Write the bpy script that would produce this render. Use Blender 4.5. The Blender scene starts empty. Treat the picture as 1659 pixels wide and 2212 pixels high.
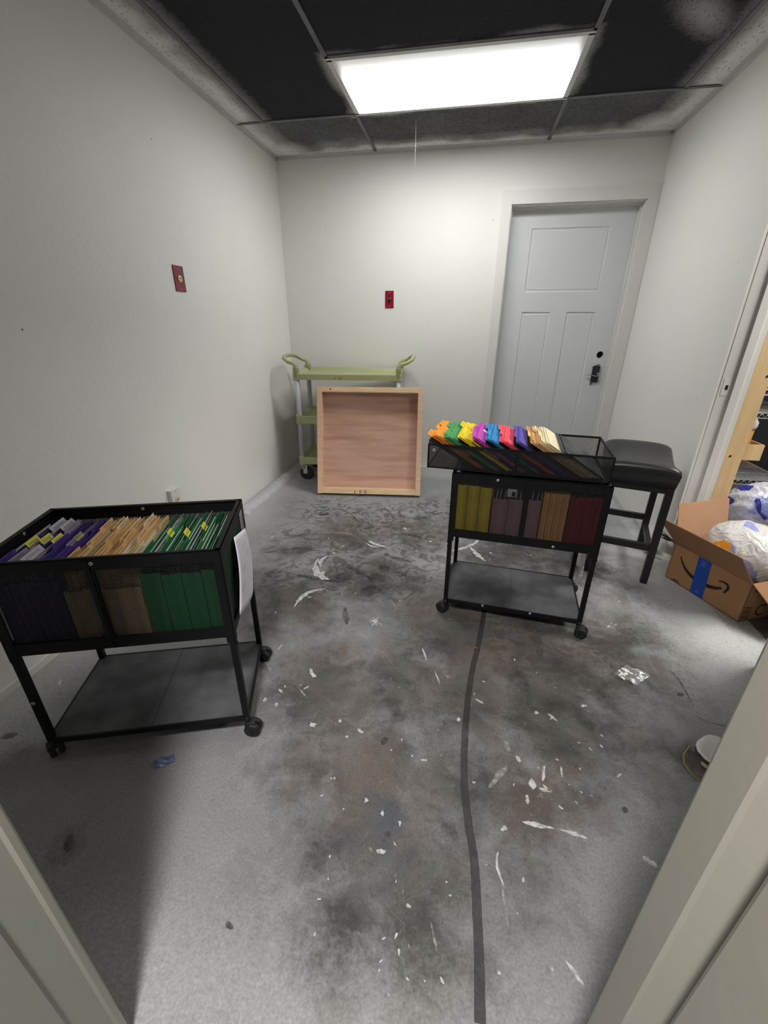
import bpy, bmesh, math, random
import numpy as np
from mathutils import Matrix, Vector, Quaternion
random.seed(7)
C = bpy.context.scene.collection
PI = math.pi

# ------------------------------------------------------------ camera, world, lights, exposure
CAM = Vector((1.56314, -3.85025, 1.24074)); FPX = 910.467
RX = Vector((0.98343416, 0.18123672, 0.00324033)); UY = Vector((-0.0763379, 0.39788192, 0.91425516)); FW = Vector((-0.16440734, 0.89935712, -0.4051259))
cd = bpy.data.cameras.new('camera'); cam = bpy.data.objects.new('camera', cd); C.objects.link(cam)
cd.sensor_fit = 'HORIZONTAL'; cd.sensor_width = 36; cd.lens = FPX / 1659 * 36; cd.clip_start = 0.01
cam.matrix_world = Matrix(((RX.x, UY.x, -FW.x, CAM.x), (RX.y, UY.y, -FW.y, CAM.y), (RX.z, UY.z, -FW.z, CAM.z), (0, 0, 0, 1)))
bpy.context.scene.camera = cam
vs = bpy.context.scene.view_settings
vs.view_transform = 'Standard'; vs.look = 'None'; vs.gamma = 1; vs.use_curve_mapping = False; vs.exposure = 1.06
PANEL = 9.6
w = bpy.data.worlds.new('world'); bpy.context.scene.world = w; w.use_nodes = True
w.node_tree.nodes['Background'].inputs[0].default_value = (0.85, 0.87, 0.9, 1); w.node_tree.nodes['Background'].inputs[1].default_value = 0.07

def area(name, loc, target, sx, sy, power, col=(1, 1, 1)):
    l = bpy.data.lights.new(name, 'AREA'); l.shape = 'RECTANGLE'; l.size = sx; l.size_y = sy; l.energy = power; l.color = col
    o = bpy.data.objects.new(name, l); C.objects.link(o); o.location = loc
    o.rotation_euler = (Vector(target) - Vector(loc)).to_track_quat('-Z', 'Y').to_euler(); return o
area('hallway_lamp', (1.34, -4.25, 2.38), (1.34, -4.25, 0), 0.18, 0.24, 33, (1, .98, .95))
area('storage_room_lamp', (3.9, -2.0, 2.38), (3.9, -2.0, 0), 0.6, 1.2, 36, (1, .97, .92))

def ray(u, v):
    return FW + RX * ((u - 829.5) / FPX) - UY * ((v - 1106) / FPX)
def fl(u, v, z=0.0):                      # a point of the floor seen in the photograph
    d = ray(u, v); return CAM + d * ((z - CAM.z) / d.z)

# ------------------------------------------------------------ materials
def s2l(c):
    c = c / 255.0; return c / 12.92 if c <= .04045 else ((c + .055) / 1.055) ** 2.4
def rgb(r, g, b): return (s2l(r), s2l(g), s2l(b), 1)
def mat(name, col, rough=.6, metal=0, var=.12, scale=12, bump=0, bscale=60, detail=4, stretch=None, spec=.5, dust=None, trans=0):
    m = bpy.data.materials.new(name); m.use_nodes = True; t = m.node_tree; N = t.nodes; L = t.links
    b = N['Principled BSDF']; b.inputs['Roughness'].default_value = rough; b.inputs['Metallic'].default_value = metal
    b.inputs['Specular IOR Level'].default_value = spec
    tc = N.new('ShaderNodeTexCoord'); mp = N.new('ShaderNodeMapping'); L.new(tc.outputs['Object'], mp.inputs[0])
    if stretch: mp.inputs['Scale'].default_value = stretch
    n = N.new('ShaderNodeTexNoise'); n.inputs['Scale'].default_value = scale; n.inputs['Detail'].default_value = detail; L.new(mp.outputs[0], n.inputs[0])
    r = N.new('ShaderNodeValToRGB'); L.new(n.outputs[0], r.inputs[0])
    r.color_ramp.elements[0].position = .3; r.color_ramp.elements[1].position = .7
    r.color_ramp.elements[0].color = (col[0] * (1 - var), col[1] * (1 - var), col[2] * (1 - var), 1)
    r.color_ramp.elements[1].color = (min(1, col[0] * (1 + var)), min(1, col[1] * (1 + var)), min(1, col[2] * (1 + var)), 1)
    out = r.outputs[0]
    if dust:
        n2 = N.new('ShaderNodeTexNoise'); n2.inputs['Scale'].default_value = dust[1]; n2.inputs['Detail'].default_value = 6; L.new(mp.outputs[0], n2.inputs[0])
        r2 = N.new('ShaderNodeValToRGB'); r2.color_ramp.elements[0].position = dust[2]; r2.color_ramp.elements[1].position = dust[3]; L.new(n2.outputs[0], r2.inputs[0])
        mx = N.new('ShaderNodeMix'); mx.data_type = 'RGBA'; L.new(r2.outputs[0], mx.inputs[0]); L.new(out, mx.inputs[6]); mx.inputs[7].default_value = dust[0]; out = mx.outputs[2]
    L.new(out, b.inputs['Base Color'])
    if bump:
        nb = N.new('ShaderNodeTexNoise'); nb.inputs['Scale'].default_value = bscale; nb.inputs['Detail'].default_value = 3; L.new(mp.outputs[0], nb.inputs[0])
        bp = N.new('ShaderNodeBump'); bp.inputs['Strength'].default_value = bump; bp.inputs['Distance'].default_value = .01
        L.new(nb.outputs[0], bp.inputs['Height']); L.new(bp.outputs[0], b.inputs['Normal'])
    if trans: b.inputs['Transmission Weight'].default_value = trans
    return m
M = {}
M['wall'] = mat('wall_paint', rgb(230, 228, 223), .62, var=.012, scale=1.5, bump=.07, bscale=60)
M['wall2'] = mat('wall_paint_textured', rgb(231, 229, 225), .6, var=.015, scale=2, bump=.13, bscale=42)
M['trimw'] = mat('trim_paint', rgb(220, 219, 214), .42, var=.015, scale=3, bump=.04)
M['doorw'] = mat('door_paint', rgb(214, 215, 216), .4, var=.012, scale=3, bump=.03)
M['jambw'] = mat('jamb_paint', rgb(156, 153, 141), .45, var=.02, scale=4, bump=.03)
M['curb'] = mat('rough_painted_curb', rgb(178, 179, 182), .6, var=.12, scale=14, bump=.8, bscale=18)
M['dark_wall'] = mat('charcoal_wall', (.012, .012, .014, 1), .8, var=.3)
M['steel'] = mat('black_powder_steel', (.0045, .0045, .005, 1), .5, var=.2, scale=30, spec=.25, dust=((.018, .018, .019, 1), 9, .6, .85))
M['meshm'] = mat('black_mesh_wire', (.005, .005, .0055, 1), .5, var=.1)
M['shelf'] = mat('dusty_black_board', (.026, .027, .030, 1), .6, var=.25, scale=5, dust=((.085, .086, .093, 1), 7, .40, .68), bump=.05)
M['rubber'] = mat('black_rubber', (.008, .008, .009, 1), .6, var=.2)
M['vinyl'] = mat('black_vinyl', (.014, .014, .015, 1), .36, var=.1, scale=8, bump=.05, bscale=200)
M['blackwood'] = mat('black_painted_wood', (.005, .005, .0055, 1), .4, var=.2)
M['screw'] = mat('zinc_screw', rgb(190, 190, 190), .35, metal=.6, var=.1)
M['green_pl'] = mat('olive_green_plastic', rgb(160, 166, 122), .45, var=.05, scale=6, dust=(rgb(132, 136, 96), 9, .6, .85))
M['greypole'] = mat('pale_grey_pole', rgb(176, 176, 184), .4, var=.04)
M['pine'] = mat('pine_lumber', rgb(226, 186, 156), .6, var=.10, scale=7, stretch=(1, 1, 9), bump=.05)
M['pine_h'] = mat('pine_lumber_across', rgb(228, 196, 156), .6, var=.12, scale=7, stretch=(1, 9, 9), bump=.05)
M['pine_raw'] = mat('raw_pine_stud', rgb(222, 190, 142), .6, var=.08, scale=6, stretch=(6, 6, .7), bump=.04)
M['ply'] = mat('pinkish_plywood', rgb(206, 166, 146), .6, var=.06, scale=3, stretch=(1.0, 1, 9), bump=.03, dust=(rgb(180, 134, 112), 2.2, .45, .75))
M['card'] = mat('corrugated_cardboard', rgb(150, 112, 78), .8, var=.05, scale=8)
M['cardin'] = mat('cardboard_inside', rgb(178, 138, 104), .8, var=.05, scale=8)
M['ink'] = mat('black_ink', (.01, .01, .01, 1), .6)
M['ink_brown'] = mat('dark_brown_print', rgb(34, 22, 16), .7)
M['white'] = mat('white_plastic', rgb(222, 222, 218), .4, var=.02)
M['paper'] = mat('white_paper', rgb(214, 214, 222), .8, var=.02)
M['maroon'] = mat('maroon_plastic', rgb(122, 22, 48), .35, var=.06)
M['red'] = mat('red_plastic', rgb(142, 12, 38), .35, var=.06)
M['almond'] = mat('almond_plastic', rgb(222, 206, 160), .4, var=.03)
M['hole'] = mat('dark_hole', (.003, .003, .003, 1), .9)
M['gunmetal'] = mat('gunmetal', (.03, .03, .036, 1), .4, metal=.4, var=.2)
M['grid'] = mat('oversprayed_tee', (.13, .13, .135, 1), .6, var=.3, scale=5)
M['lightframe'] = mat('light_frame_white', rgb(205, 205, 205), .5, var=.03)
M['yellowlab'] = mat('yellow_label', rgb(196, 190, 58), .5, var=.05)
M['strap'] = mat('yellow_elastic', rgb(170, 150, 60), .6)
M['blueplastic'] = mat('blue_wrapper', rgb(84, 96, 132), .25, var=.35, scale=60)
M['amber'] = mat('amber_band', rgb(214, 158, 70), .5)
M['jug'] = mat('cloudy_jug', rgb(226, 222, 212), .4)
M['chrome'] = mat('chrome_wire', rgb(190, 190, 190), .3, metal=.7)
M['tape'] = mat('blue_tape', rgb(20, 66, 150), .4, var=.05)
M['wire'] = mat('grey_wire', rgb(150, 150, 155), .4)

def diffuser_mat():
    m = bpy.data.materials.new('lit_diffuser'); m.use_nodes = True; t = m.node_tree; N = t.nodes; L = t.links
    b = N['Principled BSDF']; b.inputs['Base Color'].default_value = (.8, .8, .8, 1); b.inputs['Roughness'].default_value = .4
    tc = N.new('ShaderNodeTexCoord'); sp = N.new('ShaderNodeSeparateXYZ'); L.new(tc.outputs['Generated'], sp.inputs[0])
    def edge(o, a, w0):
        s = N.new('ShaderNodeMath'); s.operation = 'SUBTRACT'; s.inputs[1].default_value = .5; L.new(o, s.inputs[0])
        ab = N.new('ShaderNodeMath'); ab.operation = 'ABSOLUTE'; L.new(s.outputs[0], ab.inputs[0])
        r = N.new('ShaderNodeMapRange'); r.interpolation_type = 'SMOOTHSTEP'; r.inputs[1].default_value = .5; r.inputs[2].default_value = .5 - w0; r.inputs[3].default_value = a; r.inputs[4].default_value = 1; L.new(ab.outputs[0], r.inputs[0]); return r
    e1 = edge(sp.outputs[0], .12, .035)
    e2 = N.new('ShaderNodeMapRange'); e2.inputs[1].default_value = 0; e2.inputs[2].default_value = .46; e2.inputs[3].default_value = -4.8; e2.inputs[4].default_value = 0; L.new(sp.outputs[1], e2.inputs[0])
    e3 = N.new('ShaderNodeMath'); e3.operation = 'EXPONENT'; L.new(e2.outputs[0], e3.inputs[0]); e2 = e3
    mu = N.new('ShaderNodeMath'); mu.operation = 'MULTIPLY'; L.new(e1.outputs[0], mu.inputs[0]); L.new(e2.outputs[0], mu.inputs[1])
    m2 = N.new('ShaderNodeMath'); m2.operation = 'MULTIPLY'; m2.inputs[1].default_value = PANEL; L.new(mu.outputs[0], m2.inputs[0])
    b.inputs['Emission Color'].default_value = (.985, 1, .985, 1); L.new(m2.outputs[0], b.inputs['Emission Strength'])
    return m
M['diffuser'] = diffuser_mat()

def film_mat(name, tint, alpha, prints=None, rough=.25):
    m = bpy.data.materials.new(name); m.use_nodes = True; t = m.node_tree; N = t.nodes; L = t.links
    b = N['Principled BSDF']; b.inputs['Roughness'].default_value = rough; b.inputs['Base Color'].default_value = tint
    tc = N.new('ShaderNodeTexCoord')
    col = None
    a_sock = None
    for i, (c, sc, off, lo, hi) in enumerate(prints or []):
        mp = N.new('ShaderNodeMapping'); mp.inputs['Location'].default_value = (off, off * 2, off * .7); L.new(tc.outputs['Object'], mp.inputs[0])
        n = N.new('ShaderNodeTexNoise'); n.inputs['Scale'].default_value = sc; n.inputs['Detail'].default_value = 1; n.inputs['Distortion'].default_value = .6; L.new(mp.outputs[0], n.inputs[0])
        r = N.new('ShaderNodeMapRange'); r.inputs[1].default_value = lo; r.inputs[2].default_value = hi; L.new(n.outputs[0], r.inputs[0])
        mx = N.new('ShaderNodeMix'); mx.data_type = 'RGBA'; L.new(r.outputs[0], mx.inputs[0])
        if col: L.new(col, mx.inputs[6])
        else: mx.inputs[6].default_value = tint
        mx.inputs[7].default_value = c; col = mx.outputs[2]
        ad = N.new('ShaderNodeMath'); ad.operation = 'ADD'; ad.use_clamp = True; L.new(r.outputs[0], ad.inputs[0])
        if a_sock: L.new(a_sock, ad.inputs[1])
        else: ad.inputs[1].default_value = alpha
        a_sock = ad.outputs[0]
    if col: L.new(col, b.inputs['Base Color']); L.new(a_sock, b.inputs['Alpha'])
    else: b.inputs['Alpha'].default_value = alpha
    nb = N.new('ShaderNodeTexNoise'); nb.inputs['Scale'].default_value = 13; nb.inputs['Detail'].default_value = 3; nb.inputs['Distortion'].default_value = 2.2; L.new(tc.outputs['Object'], nb.inputs[0])
    bp = N.new('ShaderNodeBump'); bp.inputs['Strength'].default_value = .65; bp.inputs['Distance'].default_value = .02; L.new(nb.outputs[0], bp.inputs['Height']); L.new(bp.outputs[0], b.inputs['Normal'])
    return m
M['bag'] = film_mat('thin_white_bag_printed', rgb(226, 224, 220), .82, [(rgb(150, 156, 206), 7, 3.1, .56, .60), (rgb(60, 72, 160), 11, 5.1, .63, .66), (rgb(236, 160, 40), 6, 8.3, .61, .63)], rough=.18)
M['bag2'] = film_mat('thin_grey_bag_printed', rgb(204, 206, 216), .78, [(rgb(130, 140, 190), 6, 5.3, .50, .60), (rgb(40, 46, 130), 8, 1.3, .58, .60)])
M['clear'] = film_mat('clear_wrapper', rgb(215, 215, 215), .18, [(rgb(250, 250, 250), 45, 1.0, .54, .60)], rough=.08)
M['clear2'] = film_mat('translucent_sleeve', rgb(186, 186, 182), .45, rough=.2)

def floor_mat():
    m = bpy.data.materials.new('worn_concrete'); m.use_nodes = True; t = m.node_tree; N = t.nodes; L = t.links
    b = N['Principled BSDF']; b.inputs['Specular IOR Level'].default_value = .35
    tc = N.new('ShaderNodeTexCoord'); at = N.new('ShaderNodeAttribute'); at.attribute_name = 'stain'
    sp = N.new('ShaderNodeSeparateColor'); L.new(at.outputs['Color'], sp.inputs[0])
    def noise(sc, det=5, dist=0, rough=.6, off=0, st=None):
        mp = N.new('ShaderNodeMapping'); mp.inputs['Location'].default_value = (off, off * .7, 0); L.new(tc.outputs['Object'], mp.inputs[0])
        if st: mp.inputs['Scale'].default_value = st
        n = N.new('ShaderNodeTexNoise'); n.inputs['Scale'].default_value = sc; n.inputs['Detail'].default_value = det; n.inputs['Distortion'].default_value = dist; n.inputs['Roughness'].default_value = rough; L.new(mp.outputs[0], n.inputs[0]); return n.outputs[0]
    def mr(s, a, bb, c=0, d=1):
        r = N.new('ShaderNodeMapRange'); r.inputs[1].default_value = a; r.inputs[2].default_value = bb; r.inputs[3].default_value = c; r.inputs[4].default_value = d; L.new(s, r.inputs[0]); return r.outputs[0]
    def ma(op, a, bb):
        n = N.new('ShaderNodeMath'); n.operation = op; n.use_clamp = op in ('ADD', 'SUBTRACT') 
        for i, x in enumerate((a, bb)):
            if isinstance(x, (int, float)): n.inputs[i].default_value = x
            else: L.new(x, n.inputs[i])
        return n.outputs[0]
    def mix(f, a, bb):
        n = N.new('ShaderNodeMix'); n.data_type = 'RGBA'
        for i, x in ((0, f), (6, a), (7, bb)):
            if isinstance(x, (int, float, tuple)): n.inputs[i].default_value = x
            else: L.new(x, n.inputs[i])
        return n.outputs[2]
    base = mix(mr(noise(3, 6), .3, .7), FLOOR_A, FLOOR_B)
    dirtc = mix(mr(noise(5, 6, .4, off=3), .35, .65), (.052, .048, .046, 1), (.150, .138, .130, 1))
    dirtc = mix(mr(noise(3.2, 3, .5, off=9), .52, .70), dirtc, (.135, .105, .085, 1))
    dirtc = mix(mr(noise(4.0, 3, .5, off=21), .58, .74), dirtc, (.075, .082, .098, 1))
    dn = ma('ADD', sp.outputs[0], mr(noise(9, 8, .3, .7, off=5), .3, .7, -.30, .30))
    col = mix(ma('MULTIPLY', mr(dn, .2, .75), 1.0), base, dirtc)
    # brushed swirls and smears
    sw = noise(7, 5, 3.2, .55, off=2)
    band = ma('MULTIPLY', mr(sw, .50, .56), mr(sp.outputs[2], .05, .6))
    col = mix(ma('MULTIPLY', band, .70), col, (.052, .046, .044, 1))
    fine = noise(14, 6, 4.0, .6, off=31, st=(1, 1.6, 1)); fb_ = ma('MULTIPLY', mr(fine, .55, .60), mr(sp.outputs[2], .2, .8))
    col = mix(ma('MULTIPLY', fb_, .5), col, (.038, .034, .034, 1))
    streak = ma('MULTIPLY', mr(noise(26, 7, 2.2, .7, off=41), .56, .64), mr(sp.outputs[0], .15, .7)); col = mix(ma('MULTIPLY', streak, .45), col, (.035, .033, .034, 1))
    # pale tones: white overspray and painted-in light, grainy at the rim
    ov_light = ma('ADD', sp.outputs[1], mr(noise(60, 4, 0, .7, off=8), .3, .7, -.12, .12))
    col = mix(mr(ov_light, .08, 1.0), col, OVER_AND_LIGHT)
    # fine grain, dark spots and pale flecks
    g = mr(noise(160, 3), .25, .75, .78, 1.22)
    vm = N.new('ShaderNodeVectorMath'); vm.operation = 'SCALE'; L.new(col, vm.inputs[0]); L.new(g, vm.inputs['Scale']); col = vm.outputs[0]
    sc1 = ma('MULTIPLY', mr(noise(16, 8, 1.6, .75, off=4), .60, .66), mr(sp.outputs[0], .1, .6))
    col = mix(ma('MULTIPLY', sc1, .33), col, (.26, .25, .24, 1))
    sc2 = mr(noise(11, 7, .8, .75, off=14), .62, .70)
    col = mix(ma('MULTIPLY', sc2, .45), col, (.06, .058, .06, 1))
    L.new(col, b.inputs['Base Color'])
    rr = mr(noise(6, 5, off=6), .3, .7, .48, .72); L.new(rr, b.inputs['Roughness'])
    bp = N.new('ShaderNodeBump'); bp.inputs['Strength'].default_value = .12; bp.inputs['Distance'].default_value = .01; L.new(noise(90, 4), bp.inputs['Height']); L.new(bp.outputs[0], b.inputs['Normal'])
    return m
FLOOR_A = (.21, .21, .217, 1); FLOOR_B = (.27, .268, .275, 1); OVER_AND_LIGHT = (.52, .52, .51, 1)
M['floor'] = floor_mat()
def fade_mat(name, col, amount, sc):
    m = bpy.data.materials.new(name); m.use_nodes = True; t = m.node_tree; N = t.nodes; L = t.links
    b = N['Principled BSDF']; b.inputs['Base Color'].default_value = col; b.inputs['Roughness'].default_value = .6
    tc = N.new('ShaderNodeTexCoord'); n = N.new('ShaderNodeTexNoise'); n.inputs['Scale'].default_value = sc; n.inputs['Detail'].default_value = 6; n.inputs['Roughness'].default_value = .7; L.new(tc.outputs['Object'], n.inputs[0])
    r = N.new('ShaderNodeMapRange'); r.inputs[1].default_value = .35; r.inputs[2].default_value = .6; r.inputs[3].default_value = amount[0]; r.inputs[4].default_value = amount[1]; L.new(n.outputs[0], r.inputs[0]); L.new(r.outputs[0], b.inputs['Alpha']); return m
M['drip'] = fade_mat('white_paint_drip', (.62, .62, .61, 1), (.45, 1.0), 55)
M['drip2'] = fade_mat('worn_paint_mark', (.40, .40, .39, 1), (0, .75), 60)
M['track'] = fade_mat('dark_tape_residue', (.045, .041, .040, 1), (.50, .72), 7)
M['foot'] = fade_mat('dark_scuff', (.035, .033, .033, 1), (.0, .6), 24)

def ceil_mat():
    m = bpy.data.materials.new('black_sprayed_ceiling_tile'); m.use_nodes = True; t = m.node_tree; N = t.nodes; L = t.links
    b = N['Principled BSDF']; b.inputs['Roughness'].default_value = .8; b.inputs['Specular IOR Level'].default_value = .12
    tc = N.new('ShaderNodeTexCoord'); at = N.new('ShaderNodeAttribute'); at.attribute_name = 'stain'; sp = N.new('ShaderNodeSeparateColor'); L.new(at.outputs['Color'], sp.inputs[0])
    n = N.new('ShaderNodeTexNoise'); n.inputs['Scale'].default_value = 45; n.inputs['Detail'].default_value = 5; L.new(tc.outputs['Object'], n.inputs[0])
    r = N.new('ShaderNodeMapRange'); r.inputs[1].default_value = .3; r.inputs[2].default_value = .7; r.inputs[3].default_value = -.03; r.inputs[4].default_value = .03; L.new(n.outputs[0], r.inputs[0])
    a = N.new('ShaderNodeMath'); a.operation = 'ADD'; L.new(sp.outputs[0], a.inputs[0]); L.new(r.outputs[0], a.inputs[1])
    rp = N.new('ShaderNodeValToRGB'); rp.color_ramp.elements[0].position = .04; rp.color_ramp.elements[0].color = (.024, .024, .029, 1); rp.color_ramp.elements[1].position = .95; rp.color_ramp.elements[1].color = (.78, .78, .77, 1)
    L.new(a.outputs[0], rp.inputs[0])
    v = N.new('ShaderNodeTexVoronoi'); v.inputs['Scale'].default_value = 70; mp = N.new('ShaderNodeMapping'); mp.inputs['Scale'].default_value = (1, .45, 1); L.new(tc.outputs['Object'], mp.inputs[0]); L.new(mp.outputs[0], v.inputs[0])
    pr = N.new('ShaderNodeMapRange'); pr.inputs[1].default_value = .14; pr.inputs[2].default_value = .24; pr.inputs[3].default_value = .45; pr.inputs[4].default_value = 1; L.new(v.outputs['Distance'], pr.inputs[0])
    vm = N.new('ShaderNodeVectorMath'); vm.operation = 'SCALE'; L.new(rp.outputs[0], vm.inputs[0]); L.new(pr.outputs[0], vm.inputs['Scale']); L.new(vm.outputs[0], b.inputs['Base Color'])
    bp = N.new('ShaderNodeBump'); bp.inputs['Strength'].default_value = .5; bp.inputs['Distance'].default_value = .01; L.new(pr.outputs[0], bp.inputs['Height']); L.new(bp.outputs[0], b.inputs['Normal'])
    return m
M['ceil'] = ceil_mat()

# ------------------------------------------------------------ mesh helpers
class MB:
    def __init__(s): s.bm = bmesh.new(); s.mi = 0
    def _f(s, vs):
        try: f = s.bm.faces.new(vs); f.material_index = s.mi; return f
        except ValueError: return None
    def box(s, c, d, R=None, bev=0):
        c = Vector(c); h = Vector(d) / 2; vs = []
        for z in (-1, 1):
            for x, y in ((-1, -1), (1, -1), (1, 1), (-1, 1)):
                p = Vector((x * h.x, y * h.y, z * h.z))
                if R: p = R @ p
                vs.append(s.bm.verts.new(c + p))
        fs = [s._f([vs[i] for i in q]) for q in ((3, 2, 1, 0), (4, 5, 6, 7), (0, 1, 5, 4), (1, 2, 6, 5), (2, 3, 7, 6), (3, 0, 4, 7))]
        if bev:
            es = set(e for f in fs if f for e in f.edges)
            r = bmesh.ops.bevel(s.bm, geom=list(es), offset=bev, segments=2, affect='EDGES', profile=.6)
            for f in r['faces']: f.material_index = s.mi
        return s
    def bb(s, a, b, bev=0):
        a = Vector(a); b = Vector(b); return s.box((a + b) / 2, (abs(b.x - a.x), abs(b.y - a.y), abs(b.z - a.z)), bev=bev)
    def bar(s, a, b, w, h=None, up=(0, 0, 1)):
        a = Vector(a); b = Vector(b); h = h or w; d = (b - a); L = d.length; d.normalize(); u = Vector(up)
        if abs(d.dot(u)) > .99: u = Vector((1, 0, 0))
        x = d.cross(u).normalized(); z = x.cross(d).normalized()
        R = Matrix((x, d, z)).transposed(); return s.box((a + b) / 2, (w, L, h), R)
    def tube(s, pts, r, n=10, cap=True):
        pts = [Vector(p) for p in pts]; rs = r if isinstance(r, (list, tuple)) else [r] * len(pts); rings = []; u = None
        for i, p in enumerate(pts):
            t = (pts[min(i + 1, len(pts) - 1)] - pts[max(i - 1, 0)]).normalized()
            if u is None: u = t.orthogonal().normalized()
            else:
                u = (u - t * u.dot(t)); u = u.normalized() if u.length > 1e-6 else t.orthogonal().normalized()
            v = t.cross(u); rings.append([s.bm.verts.new(p + (u * math.cos(2 * PI * k / n) + v * math.sin(2 * PI * k / n)) * rs[i]) for k in range(n)])
        for a, b in zip(rings, rings[1:]):
            for k in range(n):
                f = s._f((a[k], a[(k + 1) % n], b[(k + 1) % n], b[k]))
                if f: f.smooth = True
        if cap: s._f(rings[0][::-1]); s._f(rings[-1])
        return s
    def cyl(s, a, b, r, n=16): return s.tube([a, b], r, n)
    def prism(s, poly, ax, ay, az, o, t):       # polygon in (ax, ay) plane at o, thickness t along az
        ax, ay, az, o = map(Vector, (ax, ay, az, o)); A = [s.bm.verts.new(o + ax * p[0] + ay * p[1]) for p in poly]; B = [s.bm.verts.new(v.co + az * t) for v in A]
        s._f(A[::-1]); s._f(B); n = len(poly)
        for i in range(n): s._f((A[i], A[(i + 1) % n], B[(i + 1) % n], B[i]))
        return s
    def ribbon(s, pts, width, nrm=(0, 0, 1), taper=False, ragged=0):
        pts = [Vector(p) for p in pts]; nrm = Vector(nrm); pr = None; n = len(pts)
        for i, p in enumerate(pts):
            t = (pts[min(i + 1, n - 1)] - pts[max(i - 1, 0)]).normalized(); x = t.cross(nrm).normalized()
            w_ = (width if not isinstance(width, (list, tuple)) else width[i]) * (math.sin(PI * (i + .35) / (n - 1 + .7)) if taper else 1)
            a = s.bm.verts.new(p + x * w_ / 2 * (1 + random.uniform(-ragged, ragged))); b = s.bm.verts.new(p - x * w_ / 2 * (1 + random.uniform(-ragged, ragged)))
            if pr: s._f((pr[0], pr[1], b, a))
            pr = (a, b)
        return s
    def build(s, name, mats, parent=None, smooth=False, fix=True):
        if fix: bmesh.ops.recalc_face_normals(s.bm, faces=s.bm.faces)
        me = bpy.data.meshes.new(name); s.bm.to_mesh(me); s.bm.free()
        for m in (mats if isinstance(mats, (list, tuple)) else [mats]): me.materials.append(M[m] if isinstance(m, str) else m)
        if smooth:
            for p in me.polygons: p.use_smooth = True
        o = bpy.data.objects.new(name, me); C.objects.link(o)
        if parent: o.parent = parent
        return o
def tag(o, label, cat, group=None, kind=None):
    o['label'] = label; o['category'] = cat
    if group: o['group'] = group
    if kind: o['kind'] = kind
    return o
def thing(name, label, cat, loc=(0, 0, 0), rz=0, group=None, mw=None):
    o = bpy.data.objects.new(name, None); C.objects.link(o); o.empty_display_size = .05
    if mw is not None: o.matrix_world = mw
    else: o.location = loc; o.rotation_euler = (0, 0, rz)
    return tag(o, label, cat, group)
def struct(mb, name, mats, label=None, parent=None, **k):
    o = mb.build(name, mats, parent, **k)
    if not parent: o['kind'] = 'structure'
    if label: o['label'] = label
    return o
def smoothstep(a, b, x):
    t = np.clip((x - a) / (b - a), 0, 1); return t * t * (3 - 2 * t)

# ------------------------------------------------------------ the room
W, H, YN = 2.796, 2.418, -3.60
def grid_mesh(name, xs, ys, z, stain, flip=False):
    X, Y = np.meshgrid(xs, ys); n, m = X.shape
    co = np.stack([X.ravel(), Y.ravel(), np.full(X.size, z)], 1).astype(np.float32)
    i = np.arange((n - 1) * (m - 1)); r = i // (m - 1); c = i % (m - 1); a = r * m + c
    q = np.stack([a, a + 1, a + m + 1, a + m], 1)
    if flip: q = q[:, ::-1]
    me = bpy.data.meshes.new(name); me.vertices.add(len(co)); me.vertices.foreach_set('co', co.ravel()); me.loops.add(q.size); me.loops.foreach_set('vertex_index', q.ravel().astype(np.int32))
    me.polygons.add(len(q)); me.polygons.foreach_set('loop_start', (np.arange(len(q)) * 4).astype(np.int32)); me.polygons.foreach_set('loop_total', np.full(len(q), 4, np.int32)); me.update()
    at = me.attributes.new('stain', 'FLOAT_COLOR', 'POINT'); S = stain(X.ravel(), Y.ravel()); at.data.foreach_set('color', np.concatenate([S, np.ones((len(S), 1))], 1).astype(np.float32).ravel())
    return me
rng = np.random.RandomState(4)
def vnoise(x, y, sc, seed):
    r = np.random.RandomState(seed).rand(64, 64); u = x * sc + 31; v = y * sc + 57; i = np.floor(u).astype(int); j = np.floor(v).astype(int); fu = u - i; fv = v - j; fu = fu * fu * (3 - 2 * fu); fv = fv * fv * (3 - 2 * fv)
    g = lambda a, b: r[a % 64, b % 64]
    return (g(i, j) * (1 - fu) + g(i + 1, j) * fu) * (1 - fv) + (g(i, j + 1) * (1 - fu) + g(i + 1, j + 1) * fu) * fv
DIRT = [(640,1180,.22,.6),(760,1150,.3,.8),(900,1150,.3,.8),(1020,1130,.22,.6),(1100,1200,.3,.9),(1240,1230,.25,.8),(1350,1290,.2,.6),(640,1300,.28,.8),(800,1260,.28,.9),(950,1330,.3,.9),(1120,1400,.32,1.),(1280,1420,.3,.9),(1380,1360,.2,.7),
        (700,1480,.25,.85),(860,1480,.28,.9),(1000,1520,.25,1.),(1180,1560,.25,.95),(1330,1560,.2,.7),(690,1640,.2,.7),(820,1660,.22,.95),(960,1700,.22,.9),(1100,1720,.2,.9),(1240,1700,.16,.55),(1380,1640,.14,.5),(720,1800,.18,.7),(840,1840,.18,.9),(960,1880,.16,.8),(1100,1860,.16,.7),
        (760,1980,.15,.8),(880,2010,.14,.8),(980,2060,.12,.6),(740,2120,.1,.6),(860,2140,.1,.5),(1500,1640,.08,.7),(140,1830,.05,.6),(60,1620,.1,.25)]
DP = [(fl(u, v), r, a) for u, v, r, a in DIRT]
SWP = [(fl(u, v), r, a) for u, v, r, a in [(700,1100,.25,.8),(820,1120,.28,1),(930,1100,.25,.8),(640,1160,.2,.7),(760,1190,.28,1),(900,1180,.25,.9),(1000,1150,.2,.6),(620,1240,.2,.6),(720,1250,.2,.8),(850,1250,.25,.9),(980,1250,.2,.5),(1100,1200,.3,.7),(1250,1220,.25,.6),(1150,1390,.25,.6),(1300,1420,.25,.5)]]
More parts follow.
